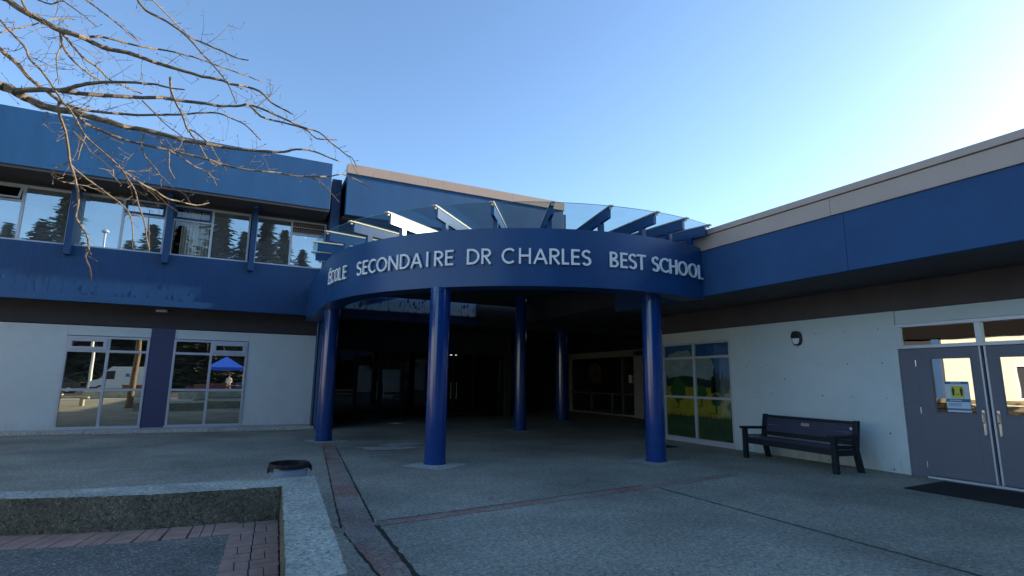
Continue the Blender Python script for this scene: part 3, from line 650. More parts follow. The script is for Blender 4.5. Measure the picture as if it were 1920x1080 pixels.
# oval wall light
wl = thing('wall_light', 'black oval bulkhead lamp with frosted lower lens on the pale right wall', 'light', (XW, 7.54, 2.51))
def oval(b, x0, x1, ry, rz, cyy, czz, a0=0, a1=360, n=36, m=0, p=2.6):
    P = []
    for k in range(n+1):
        g = R(a0+(a1-a0)*k/n); c, s = math.cos(g), math.sin(g)
        P.append((cyy+ry*math.copysign(abs(c)**(2/p), c), czz+rz*math.copysign(abs(s)**(2/p), s)))
    if a1-a0 == 360: P = P[:-1]
    b.extr(P, (x0, 0, 0), (0, 1, 0), (0, 0, 1), (x1-x0, 0, 0), m)
b = MB(); oval(b, XW-.07, XW-.001, .105, .155, 7.54, 2.51); b.build('housing', Mt['black'], wl, bevel=.012)
b = MB(); oval(b, XW-.105, XW-.071, .10, .15, 7.54, 2.515, 0, 180); b.build('hood', Mt['black'], wl, bevel=.008)
b = MB(); oval(b, XW-.09, XW-.069, .08, .125, 7.54, 2.51, 180, 360); b.build('lens', mat('frosted_lens', (.75, .78, .82), .35), wl, bevel=.01)

# door mat
b = MB(); b.extr([(0, 0), (1, 0), (1, 1), (0, 1)], (9.15, 2.6, .002), (1.25, .05, 0), (-.03, 2.35, 0), (0, 0, .014))
o = tag(b.build('door_mat', mat('mat_rubber', (.012, .012, .014), .95, bump=1, bscale=120), bevel=.004), 'black rubber mat on the paving in front of the grey double doors', 'mat')
b = MB(); b.box(9.0, 9.6, 10.2, 10.7, .002, .014); tag(b.build('floor_mat', bpy.data.materials['mat_rubber']), 'dark mat behind the right blue column near the mural window', 'mat')

# ================================================================ CANOPY
CX, CYc, RO, RI = 7.2, 13.7, 5.6, 5.1
Z0, Z1 = 3.32, 4.44
cn = thing('entrance_canopy', 'curved blue entrance canopy on round columns with silver lettering and glass fins', 'canopy', (CX, CYc, 0))
def pol(r, a, z=0): return (CX+r*math.cos(R(a)), CYc+r*math.sin(R(a)), z)
A0, A1 = -180.0, -74.5
NA = 160
b = MB()
for i in range(NA):
    a, c = A0+(A1-A0)*i/NA, A0+(A1-A0)*(i+1)/NA
    b.poly([pol(RO, a, Z0), pol(RO, c, Z0), pol(RO, c, Z1), pol(RO, a, Z1)])
    b.poly([pol(RI, c, Z0), pol(RI, a, Z0), pol(RI, a, Z1-.02), pol(RI, c, Z1-.02)])
    b.poly([pol(RI, a, Z0), pol(RI, c, Z0), pol(RO, c, Z0), pol(RO, a, Z0)])
    b.poly([pol(RO, a, Z1), pol(RO, c, Z1), pol(RO-.1, c, Z1+.003), pol(RO-.1, a, Z1+.003)]); b.poly([pol(RO-.1, a, Z1+.003), pol(RO-.1, c, Z1+.003), pol(RI, c, Z1-.02), pol(RI, a, Z1-.02)])
yr = 18.0
b.poly([(CX-RO, yr, Z0), (CX-RO, CYc, Z0), (CX-RO, CYc, Z1), (CX-RO, yr, Z1)]); b.poly([(CX-RI, CYc, Z0), (CX-RI, yr, Z0), (CX-RI, yr, Z1-.02), (CX-RI, CYc, Z1-.02)])
b.poly([(CX-RI, yr, Z0), (CX-RI, CYc, Z0), (CX-RO, CYc, Z0), (CX-RO, yr, Z0)]); b.poly([(CX-RO, yr, Z1), (CX-RO, CYc, Z1), (CX-RI, CYc, Z1-.02), (CX-RI, yr, Z1-.02)])
for a, s in ((A1, -1),):
    q = [pol(RI, a, Z0), pol(RO, a, Z0), pol(RO, a, Z1), pol(RI, a, Z1-.02)]; b.poly(q if s > 0 else q[::-1])
ring = b.build('curved_fascia', Mt['blue_ring'], cn)
# weld + smooth
import bmesh
def weld(o, ang=30):
    bm = bmesh.new(); bm.from_mesh(o.data); bmesh.ops.remove_doubles(bm, verts=bm.verts, dist=1e-4); bmesh.ops.recalc_face_normals(bm, faces=bm.faces)
    bm.to_mesh(o.data); bm.free(); o.data.polygons.foreach_set('use_smooth', [True]*len(o.data.polygons))
    m = o.modifiers.new('edge', 'EDGE_SPLIT'); m.split_angle = R(ang)
weld(ring)
# thin drip edge and end cap flashing
b = MB()
for i in range(NA):
    a, c = A0+(A1-A0)*i/NA, A0+(A1-A0)*(i+1)/NA
    for r1, r2, z1, z2 in ((RO+.012, RO+.012, Z0-.012, Z0+.02), (RO+.012, RO-.05, Z0-.012, Z0-.012), (RO+.012, RO, Z0+.02, Z0+.02)):
        b.poly([pol(r1, a, z1), pol(r1, c, z1), pol(r2, c, z2), pol(r2, a, z2)])
o = b.build('drip_edge', Mt['blue_ring'], cn); weld(o)
# opaque deck inside the ring
b = MB(); P = [(CX-RI+.01, 17.84, 0)]+[pol(RI-.01, a) for a in range(-180, -72, 3)]; P = [(x, y) for x, y, _ in P]
P2 = [(x, y) for x, y in P]+[(8.65, 9.0), (8.65, 11.47), (9.0, 11.48), (9.0, 16.79), (9.7, 16.8), (9.7, 17.84)]
b.prism(P2, 4.28, 4.38); b.build('deck', Mt['dark'], cn)
# columns
def column(x, y, top, r=.2):
    b = MB(); n = 48
    b.lathe([(r+.012, .0), (r+.012, .03), (r, .032), (r, top-.10), (r+.008, top-.098), (r+.008, top-.002)], (x, y), n)
    o = b.build('column', Mt['blue_column'], cn, smooth=True); return o
for (x, y, t) in ((1.925, 14.52, Z0), (3.32, 9.89, Z0), (7.48, 8.58, Z0)): column(x, y, t, .198)
column(7.95, 15.41, 4.27, .19); column(11.7, 18.95, 3.57, .27)
# fins with posts, channels and glass
ANG = [-200.5, -189.5, -178.5, -167.5, -156.6, -145.6, -134.9, -123.9, -112.9, -101.9, -91.9, -84.3, -76.8]
ZG = 4.83
for a in ANG:
    e = Vector((math.cos(R(a)), math.sin(R(a)), 0)); t = Vector((-e.y, e.x, 0)); c0 = Vector((CX, CYc, 0))
    prof = [(1.6, ZG-.20), (5.86, ZG-.20), (5.86, ZG), (1.6, ZG)]
    b = MB(); b.extr(prof, c0-t*.032, e, (0, 0, 1), t*.064); fin = b.build('fin', Mt['blue_ring'], cn)
    b = MB(); b.extr([(-.06, -.045), (.06, -.045), (.06, .045), (-.06, .045)], c0+e*5.46+Vector((0, 0, Z1-.02)), e, t, (0, 0, ZG-.20-Z1+.018)); b.build('post', Mt['blue_ring'], fin)
    b = MB(); b.extr([(1.6, ZG+.003), (5.98, ZG+.003), (5.98, ZG+.03), (1.6, ZG+.03)], c0-t*.045, e, (0, 0, 1), t*.09)
    b.extr([(5.90, ZG-.04), (5.935, ZG-.04), (5.935, ZG+.002), (5.90, ZG+.002)], c0-t*.02, e, (0, 0, 1), t*.04)
    b.build('glazing_bar', Mt['bar'] if 'bar' in Mt else Mt['tan'], fin, bevel=.003)
for a, c in zip(ANG, ANG[1:]):
    b = MB(); n = 10
    for zz, fl in ((ZG+.016, 0), (ZG+.026, 1)):
        pass
    zt, zb_ = ZG+.026, ZG+.014
    aa = [a+.5+(c-a-1.0)*i/n for i in range(n+1)]
    def lim(r, g, z):
        x, y, _ = pol(r, g); return (x, min(y, 16.95), z)
    top = [lim(5.93, g, zt) for g in aa]; ins = [lim(1.7, g, zt) for g in aa]
    for i in range(n):
        b.poly([top[i], top[i+1], ins[i+1], ins[i]])
        b.poly([lim(5.93, aa[i], zb_), lim(5.93, aa[i+1], zb_), top[i+1], top[i]], 1)
    b.build('glass_panel', [Mt['cglass'], Mt['gedge']] if 'gedge' in Mt else Mt['cglass'], cn)

# lettering: strokes of a geometric capital alphabet, x in 0..w, y in 0..1
def arc(cx, cyy, rx, ry, a0, a1, n=20): return [(cx+rx*math.cos(R(a0+(a1-a0)*i/n)), cyy+ry*math.sin(R(a0+(a1-a0)*i/n))) for i in range(n+1)]
SW = .13; h = SW/2
G = {
 'O': (1.0, [arc(.5, .5, .5-h, .5-h, 0, 360, 40)]),
 'C': (.85, [arc(.5, .5, .5-h, .5-h, 48, 312, 30)]),
 'L': (.48, [[(h, 1), (h, 0)], [(h, h), (.48, h)]]),
 'E': (.52, [[(h, 1), (h, 0)], [(h, h), (.52, h)], [(h, 1-h), (.52, 1-h)], [(h, .52), (.48, .52)]]),
 'N': (.82, [[(h, 0), (h, 1)], [(.82-h, 0), (.82-h, 1)], [(h, .97), (.82-h, .03)]]),
 'D': (.78, [[(h, 0), (h, 1)], [(h, 1-h), (.28, 1-h)]+arc(.28, .5, .5-h, .5-h, 90, -90, 20)+[(h, h)]]),
 'A': (.88, [[(h, 0), (.44, .95)], [(.88-h, 0), (.44, .95)], [(.22, .32), (.66, .32)]]),
 'I': (SW, [[(h, 0), (h, 1)]]),
 'R': (.62, [[(h, 0), (h, 1)], [(h, 1-h), (.28, 1-h)]+arc(.28, .72, .24, .28-h, 90, -90, 12)+[(h, .44+h)], [(.24, .47), (.56, 0)]]),
 'S': (.60, [arc(.30, .73, .225, .27-h, 25, 250, 16)+[(.30, .5)]+arc(.30, .27, .235, .27-h+.02, 70, -155, 16)]),
 'H': (.74, [[(h, 0), (h, 1)], [(.74-h, 0), (.74-h, 1)], [(h, .52), (.74-h, .52)]]),
 'B': (.60, [[(h, 0), (h, 1)], [(h, 1-h), (.26, 1-h)]+arc(.26, .75, .20, .25-h, 90, -90, 12)+[(h, .5+h-.06)], [(h, .5), (.28, .5)]+arc(.28, .26, .25, .26-h, 90, -90, 12)+[(h, h)]]),
 'T': (.62, [[(.31, 0), (.31, 1)], [(0, 1-h), (.62, 1-h)]]),
}
LET = [('E', -173.56, -171.19), ('C', -171.3, -168.95), ('O', -168.7, -166.39), ('L', -166.2, -164.7), ('E', -163.94, -162.33), ('S', -157.81, -155.87), ('E', -155.5, -153.82), ('C', -153.48, -151.12), ('O', -150.91, -147.82), ('N', -147.4, -144.8), ('D', -144.33, -141.84), ('A', -141.62, -138.8), ('I', -137.94, -137.45), ('R', -136.13, -134.07), ('E', -133.73, -132.02), ('D', -129.19, -126.66), ('R', -126.28, -124.27), ('C', -122.29, -119.8), ('H', -118.98, -116.66), ('A', -116.25, -113.41), ('R', -113.1, -111.0), ('L', -110.65, -109.29), ('E', -108.81, -107.16), ('S', -106.73, -104.83), ('B', -100.86, -99.05), ('E', -98.59, -97.03), ('S', -96.73, -94.95), ('T', -94.77, -92.73), ('S', -91.13, -89.31), ('C', -89.11, -86.61), ('H', -86.38, -84.17), ('O', -83.84, -80.9), ('O', -80.48, -77.4), ('L', -76.8, -75.1)]
LZ, LH = 3.725, .305
def letter(ch, a, c, accent=False):
    wch, strokes = G[ch]; b = MB(); wang = c-a; 
    def P(x, y, r): 
        g = a+wang*x/wch; return pol(r, g, LZ+LH*y)
    sx = (math.radians(wang)*5.63)/wch/LH      # horizontal scale relative to vertical
    st = list(strokes)
    if accent: st = st+[[(.16, 1.08), (.36, 1.24)]]
    for s in st:
        n = len(s); closed = (Vector(s[0])-Vector(s[-1])).length < 1e-4
        L_, R_ = [], []
        for i in range(n):
            p = Vector(s[i]); q0 = Vector(s[i-1]) if i else (Vector(s[-2]) if closed else None); q1 = Vector(s[i+1]) if i < n-1 else (Vector(s[1]) if closed else None)
            sc = lambda v: Vector((v.x*sx, v.y))
            d0 = sc(p-q0).normalized() if q0 is not None and (p-q0).length > 1e-6 else None; d1 = sc(q1-p).normalized() if q1 is not None and (q1-p).length > 1e-6 else None
            if d0 is None: d0 = d1
            if d1 is None: d1 = d0
            nn = Vector((-d0.y-d1.y, d0.x+d1.x))
            nn = nn.normalized() if nn.length > 1e-5 else Vector((-d0.y, d0.x)); k = h/max(.5, nn.dot(Vector((-d0.y, d0.x))))
            off = Vector((nn.x*k/sx, nn.y*k)); L_.append(p+off); R_.append(p-off)
        for i in range(n-1):
            a4 = [L_[i], R_[i], R_[i+1], L_[i+1]]
            fr = [P(v.x, v.y, 5.655) for v in a4]; bk = [P(v.x, v.y, 5.618) for v in a4]
            b.poly(fr[::-1]); b.poly(bk)
            b.poly([fr[0], fr[3], bk[3], bk[0]]); b.poly([fr[1], bk[1], bk[2], fr[2]])
            if i == 0 and not closed: b.poly([fr[0], bk[0], bk[1], fr[1]])
            if i == n-2 and not closed: b.poly([fr[3], fr[2], bk[2], bk[3]])
    b.build('letter', Mt['letter'], cn)
G['U'] = (.7, [[(h, 1), (h, .35)]+arc(.35, .35, .35-h, .35-h, 180, 360, 14)+[(.7-h, 1)]])
sg = thing('entrance_banner', 'dull red brown banner with dark capitals hung inside the entrance', 'banner', (5.2, 21.6, 2.0))
b = MB(); b.box(4.50, 5.95, 21.60, 21.61, 1.93, 2.28); b.build('cloth', mat('rust_cloth', (.16, .06, .03), .9, var=.3, vscale=6), sg)
xx = 4.60
for ch in 'BLUE HEAT':
    if ch == ' ': xx += .12; continue
    wch, st = G[ch]; hh = .22; b = MB()
    for sgm in st:
        for p, q in zip(sgm, sgm[1:]):
            p = Vector(p); q = Vector(q); d = (q-p).normalized()*h; nn = Vector((-d.y, d.x))
            b.poly([(xx+v.x*hh*.75, 21.597, 2.0+v.y*hh) for v in (p-nn, p+nn, q+nn, q-nn)])
    b.build('letter', Mt['black'], sg); xx += wch*hh*.75+.035
for i, (ch, a, c) in enumerate(LET): letter(ch, a, c, i == 0)

# ================================================================ SEAT WALL AND BRICK EDGING
OUT = [(-4.2, 9.1), (-3.2, 8.0), (-2.186, 7.50), (-1.463, 7.34), (-.738, 7.30), (-.219, 7.27), (.88, 7.22)]
INN = [(-4.2, 8.4), (-3.2, 7.45), (-2.0, 7.05), (-1.32, 6.86), (-.66, 6.74), (-.08, 6.70), (.48, 6.68)]
def cat(pts, n=6):
    o = []
    for i in range(len(pts)-1):
        p0 = Vector(pts[max(0, i-1)]); p1 = Vector(pts[i]); p2 = Vector(pts[i+1]); p3 = Vector(pts[min(len(pts)-1, i+2)])
        for k in range(n):
            t = k/n; o.append(tuple(.5*((2*p1)+(-p0+p2)*t+(2*p0-5*p1+4*p2-p3)*t*t+(-p0+3*p1-3*p2+p3)*t**3)))
    o.append(pts[-1]); return o
oo, ii = cat(OUT, 16), cat(INN, 16)
HS = .363
def jz(x, y, s=14, a=.010): return a*noise.noise(Vector((x*s, y*s, 2)))+a*.7*noise.noise(Vector((x*s*3.1, y*s*3.1, 6)))
sw = thing('seat_wall', 'low rough concrete seat wall curving round to a square corner', 'wall', (.6, 6.9, 0))
b = MB()
# curved run then the arm towards the camera
run = list(zip(oo, ii))
for (o1, i1), (o2, i2) in zip(run, run[1:]):
    K = 6
    for k in range(K):
        def pt(o, i, t): 
            x = i[0]+(o[0]-i[0])*t; y = i[1]+(o[1]-i[1])*t; return (x+jz(x, y), y+jz(y, x), HS+jz(x, y, 22, .006))
        b.poly([pt(i1, o1, 1-k/K), pt(i1, o1, 1-(k+1)/K), pt(i2, o2, 1-(k+1)/K), pt(i2, o2, 1-k/K)])
    def v(p, z): 
        return (p[0]+jz(p[0], p[1])*(1 if z > .3 else .6), p[1]+jz(p[1], p[0])*(1 if z > .3 else .6), z+(jz(p[0], p[1], 22, .006) if z > .3 else 0))
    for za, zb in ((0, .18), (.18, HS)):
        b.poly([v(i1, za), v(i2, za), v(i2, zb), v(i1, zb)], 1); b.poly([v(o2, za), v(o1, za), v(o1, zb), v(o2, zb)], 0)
# arm
N = 60; yA, yB = 7.22, 3.62
def ax(t, y):   # inner and outer x along the arm
    s = (6.68-y)/3.0; xi = .48-.15*s; xo = .88-.20*(7.22-y)/3.57; return xi+(xo-xi)*t
K = 7
ys = [6.68+(yB-6.68)*i/N for i in range(N+1)]
for y_, y2 in zip(ys, ys[1:]):
    for k in range(K):
        q = []
        for yy, t in ((y_, k/K), (y2, k/K), (y2, (k+1)/K), (y_, (k+1)/K)):
            x = ax(t, yy); q.append((x+jz(x, yy), yy+jz(yy, x), HS+jz(x, yy, 22, .006)))
        b.poly(q)
    def ed(yy, t, z):
        x = ax(t, yy); k_ = 1 if z > .3 else .6; return (x+jz(x, yy)*k_, yy+jz(yy, x)*k_, z+(jz(x, yy, 22, .006) if z > .3 else 0))
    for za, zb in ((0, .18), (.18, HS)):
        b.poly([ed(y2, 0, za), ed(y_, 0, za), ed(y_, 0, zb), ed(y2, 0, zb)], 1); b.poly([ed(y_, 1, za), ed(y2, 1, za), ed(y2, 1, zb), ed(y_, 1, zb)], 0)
b.poly([(.48, 6.68, HS), (.88-.2*.54/3.57, 6.68, HS), (.88, 7.22, HS)][:3]) 
b.box(.849, .851, 6.68, 7.2, 0, .01)
b.poly([ed(yB, 0, 0), ed(yB, 1, 0), ed(yB, 1, HS), ed(yB, 0, HS)], 0)
b.poly([(ax(1, 6.68), 6.68, 0), (.88, 7.22, 0), (.88, 7.22, HS), (ax(1, 6.68), 6.68, HS)], 0)
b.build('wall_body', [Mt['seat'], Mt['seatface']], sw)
# infill and brick edging on the ground inside
b = MB(); inn = cat([(x, y) for x, y in INN], 16)
P = [(x, y) for x, y in inn]+[(ax(0, 3.6), 3.6), (.2, 2.0), (-4.2, 2.0)]
b.prism(P[::-1], .001, .010); struct('grout_bed', b, Mt['grout'])
ed2 = [(x-.02*0, y-.49) for x, y in inn if x < .02]
b = MB(); P = ed2+[(.02, 6.19), (.0, 5.0), (-.05, 2.0), (-4.2, 2.0)]
b.prism(P[::-1], .011, .026); struct('aggregate_infill', b, Mt['infill'])
b = MB()
def brick(c, ex, ey, a, bb, z0=.011, z1=.030):
    c = Vector(c); e1 = Vector(ex)*a/2; e2 = Vector(ey)*bb/2; hz = rnd.uniform(-.002, .002)
    p = [c-e1-e2, c+e1-e2, c+e1+e2, c-e1+e2]; b.prism([(q.x, q.y) for q in p], z0, z1+hz)
L = 0; pts = [Vector(p) for p in inn if p[0] < .08]
seglen = 0; step = .205; cur = .05
acc = [0]
for p, q in zip(pts, pts[1:]): acc.append(acc[-1]+(q-p).length)
def at(s):
    for i in range(len(acc)-1):
        if acc[i+1] >= s: t = (s-acc[i])/(acc[i+1]-acc[i]); return pts[i].lerp(pts[i+1], t), (pts[i+1]-pts[i]).normalized()
    return pts[-1], (pts[-1]-pts[-2]).normalized()
k = 0
while cur < acc[-1]-.1:
    p, t = at(cur+step/2); nn = Vector((t.y, -t.x))
    if k % 2 == 0:
        for j in (0, 1): brick(p+nn*(.125+.235*j), t, nn, .197, .225)
    else:
        for j in (-1, 1):
            brick(p+nn*.245+t*(j*.051), t, nn, .094, .46 if rnd.random() < .0 else .455)
    cur += step; k += 1
# basket-weave strip beside the arm
y_ = 6.62; row = 0
while y_ > 2.2:
    for col in range(2):
        xc = ax(0, y_)-.012-.115-.225*col
        if (row+col) % 2 == 0:
            for j in (0, 1): brick((xc, y_-.055-.11*j), (1, 0), (0, 1), .217, .103)
        else:
            for j in (-1, 1): brick((xc+j*.055, y_-.11), (1, 0), (0, 1), .103, .214)
    y_ -= .222; row += 1
struct('brick_edging', b, Mt['brick'], bevel=.003)

# ================================================================ LITTER BIN
tb = thing('litter_bin', 'grey round litter bin lined with a black bag behind the seat wall', 'litter bin', (.62, 7.78, 0))
bc = (.61, 7.54)
b = MB(); b.lathe([(.0, .002), (.17, .0), (.19, .02), (.222, .42), (.236, .43), (.236, .475), (.228, .48)], bc, 40)
b.build('barrel', mat('grey_blue_plastic', (.26, .33, .42), .4), tb, smooth=True)
b = MB(); n = 72; prof = [(.0, .11), (.20, .10), (.23, .30), (.255, .492), (.270, .495), (.278, .475), (.276, .455)]
base = len(b.v)
for j, (r, z) in enumerate(prof):
    for k in range(n):
        g = 2*math.pi*k/n; w1 = noise.noise(Vector((math.cos(g)*4, math.sin(g)*4, z*6)))
        r2 = r*.88+.012*w1; z2 = z+(.010*w1 if j < 5 else   .016*noise.noise(Vector((math.cos(g)*2.3, math.sin(g)*2.3, 9)))-(.02 if j == 6 else 0))
        for ga in (200, 345):     # gathered corners hanging lower
            d = abs((math.degrees(g)-ga+180) % 360-180)
            if j >= 5 and d < 16: z2 -= .05*(1-d/16)*(j-4)/2; r2 += .03*(1-d/16)
        b.v.append((bc[0]+r2*math.cos(g), bc[1]+r2*math.sin(g), z2))
for j in range(len(prof)-1):
    for k in range(n):
        q = (k+1) % n; b.f.append((base+j*n+k, base+j*n+q, base+(j+1)*n+q, base+(j+1)*n+k)); b.m.append(0)
b.build('bin_liner', mat('bin_bag', (.008, .009, .014), .5, spec=.3, bump=.5, bscale=40), tb, smooth=True)

# ================================================================ BENCH (local: x along length, y towards wall)
bn = thing('park_bench', 'dark navy slatted memorial bench with black frame against the pale wall', 'bench', (0, 0, 0))
Lb = 2.10
slat = mat('navy_recycled_plank', (.045, .05, .085), .5, var=.12, vscale=4, bump=.15, bscale=50)
fr_ = mat('black_recycled_plastic', (.010, .012, .018), .55, bump=.15, bscale=50)
def P_(b, poly, x0, x1, m=0): b.extr(poly, (x0, 0, 0), (0, 1, 0), (0, 0, 1), (x1-x0, 0, 0), m)
for s in (-1, 1):
    xe = s*Lb/2; a_, c_ = (xe-.045, xe+.045)
    b = MB(); P_(b, [(0, 0), (.085, 0), (.085, .60), (0, .60)], a_, c_); b.build('front_leg', fr_, bn, bevel=.008)
    b = MB(); P_(b, [(.60, 0), (.69, 0), (.60, .40), (.68, .90), (.60, .90), (.51, .40)], a_, c_); b.build('rear_leg', fr_, bn, bevel=.008)
    b = MB(); P_(b, [(-.05, .602), (.60, .585), (.60, .64), (-.05, .655)], a_-.012, c_+.012); b.build('armrest', fr_, bn, bevel=.008)
    b = MB(); P_(b, [(.087, .30), (.55, .30), (.53, .395), (.087, .40)], a_+.012, c_-.012); P_(b, [(.087, .45), (.53, .44), (.535, .47), (.087, .48)], a_+.02, c_-.02); b.build('side_rail', fr_, bn, bevel=.006)
xi0, xi1 = -Lb/2+.047, Lb/2-.047
b = MB(); P_(b, [(.01, .31), (.07, .31), (.07, .425), (.01, .425)], xi0, xi1); b.build('front_rail', fr_, bn, bevel=.006)
for k in range(3):
    y_ = .075+k*.150; b = MB(); P_(b, [(y_, .405), (y_+.142, .400), (y_+.142, .440), (y_, .445)], xi0, xi1); b.build('seat_slat', slat, bn, bevel=.006)
def bk(u, v): # backrest plane: u height along, v depth
    y = .545+(u)*.16+v; return (y, .42+u)
def bslat(u0, u1, t0, t1, m, name):
    b = MB(); P_(b, [bk(u0, t0), bk(u0, t1), bk(u1, t1), bk(u1, t0)], xi0, xi1); return b.build(name, m, bn, bevel=.005)
bslat(.05, .125, -.01, .05, fr_, 'back_rail'); bslat(.405, .465, -.01, .05, fr_, 'top_rail')
bslat(.130, .262, .004, .04, slat, 'back_slat'); s2 = bslat(.270, .400, .004, .04, slat, 'back_slat')
y_, z_ = bk(.30, 0.0)
b = MB(); P_(b, [bk(.30, -.003), bk(.30, .003), bk(.36, .003), bk(.36, -.003)], -.115, .075); b.build('plaque', mat('brass_plaque', (.42, .44, .40), .4, metal=.4), bn, bevel=.003)
b = MB(); y2, z2 = bk(.335, -.004); b.extr([(.024*math.cos(k*.39), .024*math.sin(k*.39)) for k in range(16)], (.96, y2, z2), (1, 0, 0), (0, 0, 1), (0, .01, 0)); b.build('round_badge', Mt['white'], bn)
# face towards -x: local -y -> world -x ; length along y
bn.location = (9.49, 7.22, 0); bn.rotation_euler = (0, 0, R(-96.4))

# ================================================================ BARE TREE reaching in from the left
TX, TY = -4.8, 6.2
tree = thing('bare_tree', 'leafless tree with bare twiggy limbs reaching in from the left', 'tree', (TX, TY, 0))
b = MB(); b.tube([(TX, TY, -.1), (TX+.03, TY, .4), (TX+.05, TY+.05, 1.5), (TX+.1, TY, 2.6), (TX+.05, TY+.05, 4.5), (TX+.2, TY, 7.0), (TX, TY+.1, 9.5)], [.19, .15, .13, .12, .10, .06, .02], 14)
b.build('trunk', Mt['bark'], tree, smooth=True)
BR = [ # (start px, end px thickness, points)
 (13, 2, [(0,160),(22,168),(37,178),(56,187),(81,199),(111,206),(139,210),(167,219),(204,228),(231,237),(267,243),(310,253),(348,264),(387,270),(434,278),(498,284),(532,285),(555,280),(589,284),(621,297),(638,303)]),
 (9, 2, [(0,163),(30,170),(74,168),(104,170),(126,167),(154,159),(185,155),(222,154),(267,156),(295,159),(319,165),(347,168)]),
 (7, 2, [(112,169),(140,174),(167,177),(213,180),(267,183),(304,183),(341,189),(387,194),(415,199),(452,198),(466,196),(489,218),(515,226),(559,237),(578,246),(595,260),(632,262)]),
 (4, 1.5, [(466,196),(491,204),(534,223),(566,238),(598,248),(625,271),(651,291),(661,297),(669,314)]),
 (9, 2.5, [(13,-2),(37,16),(80,39),(111,56),(148,67),(185,85),(204,92),(237,98),(261,106),(286,115),(310,123),(341,132),(378,143),(415,150),(434,158),(456,161),(487,171),(510,193),(532,205),(549,214)]),
 (4, 1.5, [(163,71),(178,68),(204,72),(259,86),(313,95),(360,106),(397,119),(434,132),(467,144),(493,154)]),
 (4.5, 2, [(256,-4),(274,20),(304,35),(330,52),(356,69),(387,83),(421,98),(445,109),(467,113)]),
 (3.5, 1.8, [(335,55),(360,78),(378,100),(397,119),(424,152),(436,176),(443,194)]),
 (2.5, 1.5, [(284,-3),(310,24),(334,48),(350,62)]),
 (6.5, 2, [(0,91),(11,102),(33,120),(52,143),(67,156),(89,172),(111,189),(126,197),(148,204),(185,210),(222,213),(267,216),(313,215),(341,215),(371,212),(408,212),(434,222),(461,235),(489,263)]),
 (3.5, 2, [(0,37),(19,59),(46,87),(56,111),(78,133),(102,167),(119,193),(130,204),(148,234),(161,256),(185,278),(213,302),(231,321),(237,332),(252,355),(260,385),(271,417),(275,447),(280,468)]),
 (3.5, 2, [(234,322),(241,328),(262,343),(290,357),(311,371),(337,378),(369,385),(392,380)]),
 (4.5, 2, [(111,193),(111,213),(122,245),(128,278),(131,304),(139,328),(145,355),(147,381),(142,406),(154,426),(164,445),(166,468),(160,481),(169,504),(172,529)]),
 (3, 1.5, [(131,304),(134,311),(156,330),(179,347),(205,366),(230,385),(245,406),(249,438),(248,464)]),
 (4.5, 2, [(139,212),(152,223),(161,232),(185,243),(222,258),(259,269),(310,280),(350,289),(393,300),(430,312),(478,320),(515,323),(555,330),(600,331),(623,330),(642,327),(668,337),(698,354)]),
 (2, 1.2, [(578,331),(602,342),(621,363),(636,379)]),
 (4, 1.8, [(319,145),(321,169),(330,193),(341,213),(350,239),(360,254),(373,270),(384,291),(397,306),(406,311)]),
 (4, 2, [(117,62),(130,78),(154,106),(185,128),(204,148),(232,162),(267,176)]),
 (4, 2, [(113,59),(117,83),(130,106),(154,128),(176,144),(205,160)]),
 (2.5, 1.5, [(117,83),(107,104),(107,130),(111,159)]),
 (2.2, 1.4, [(267,189),(289,211),(313,235),(334,250),(348,261)]),
 (2.4, 1.5, [(270,250),(265,274),(274,296),(291,315),(304,333),(319,345)]),
 (2.4, 1.6, [(295,252),(304,272),(317,283),(317,315),(328,335)]),
 (2.4, 1.5, [(320,283),(348,300),(363,311),(384,320),(397,331),(406,348)]),
 (2.6, 1.4, [(65,-3),(96,8),(115,1),(133,12),(157,29),(181,50)]),
 (2.6, 1.4, [(158,-3),(194,24),(222,46),(241,61),(260,77)]),
 (2, 1.3, [(126,304),(103,316),(96,327),(115,340),(137,344),(162,349),(192,360),(205,366)]),
 (2.5, 1.3, [(0,61),(28,55),(74,43),(102,35),(139,37)]),
 (4, 1.8, [(40,-3),(50,18),(78,36)]),
 (2.6, 1.3, [(140,250),(155,262),(170,285),(190,300),(213,322)]),
 (2.4, 1.3, [(160,255),(152,275),(146,300)]),
 (2.2, 1.2, [(212,318),(214,332),(226,344)]),
 (2.8, 1.5, [(350,240),(372,252),(395,274),(410,300),(425,320)]),
]
def depth_seed(k): return 6.9+.55*math.sin(k*2.4)
traced = []      # (px,py,depthY)
rb = random.Random(21)
TW = []
def px_r(th, Y): return max(.0022, th*.5*Y/F*1.02)
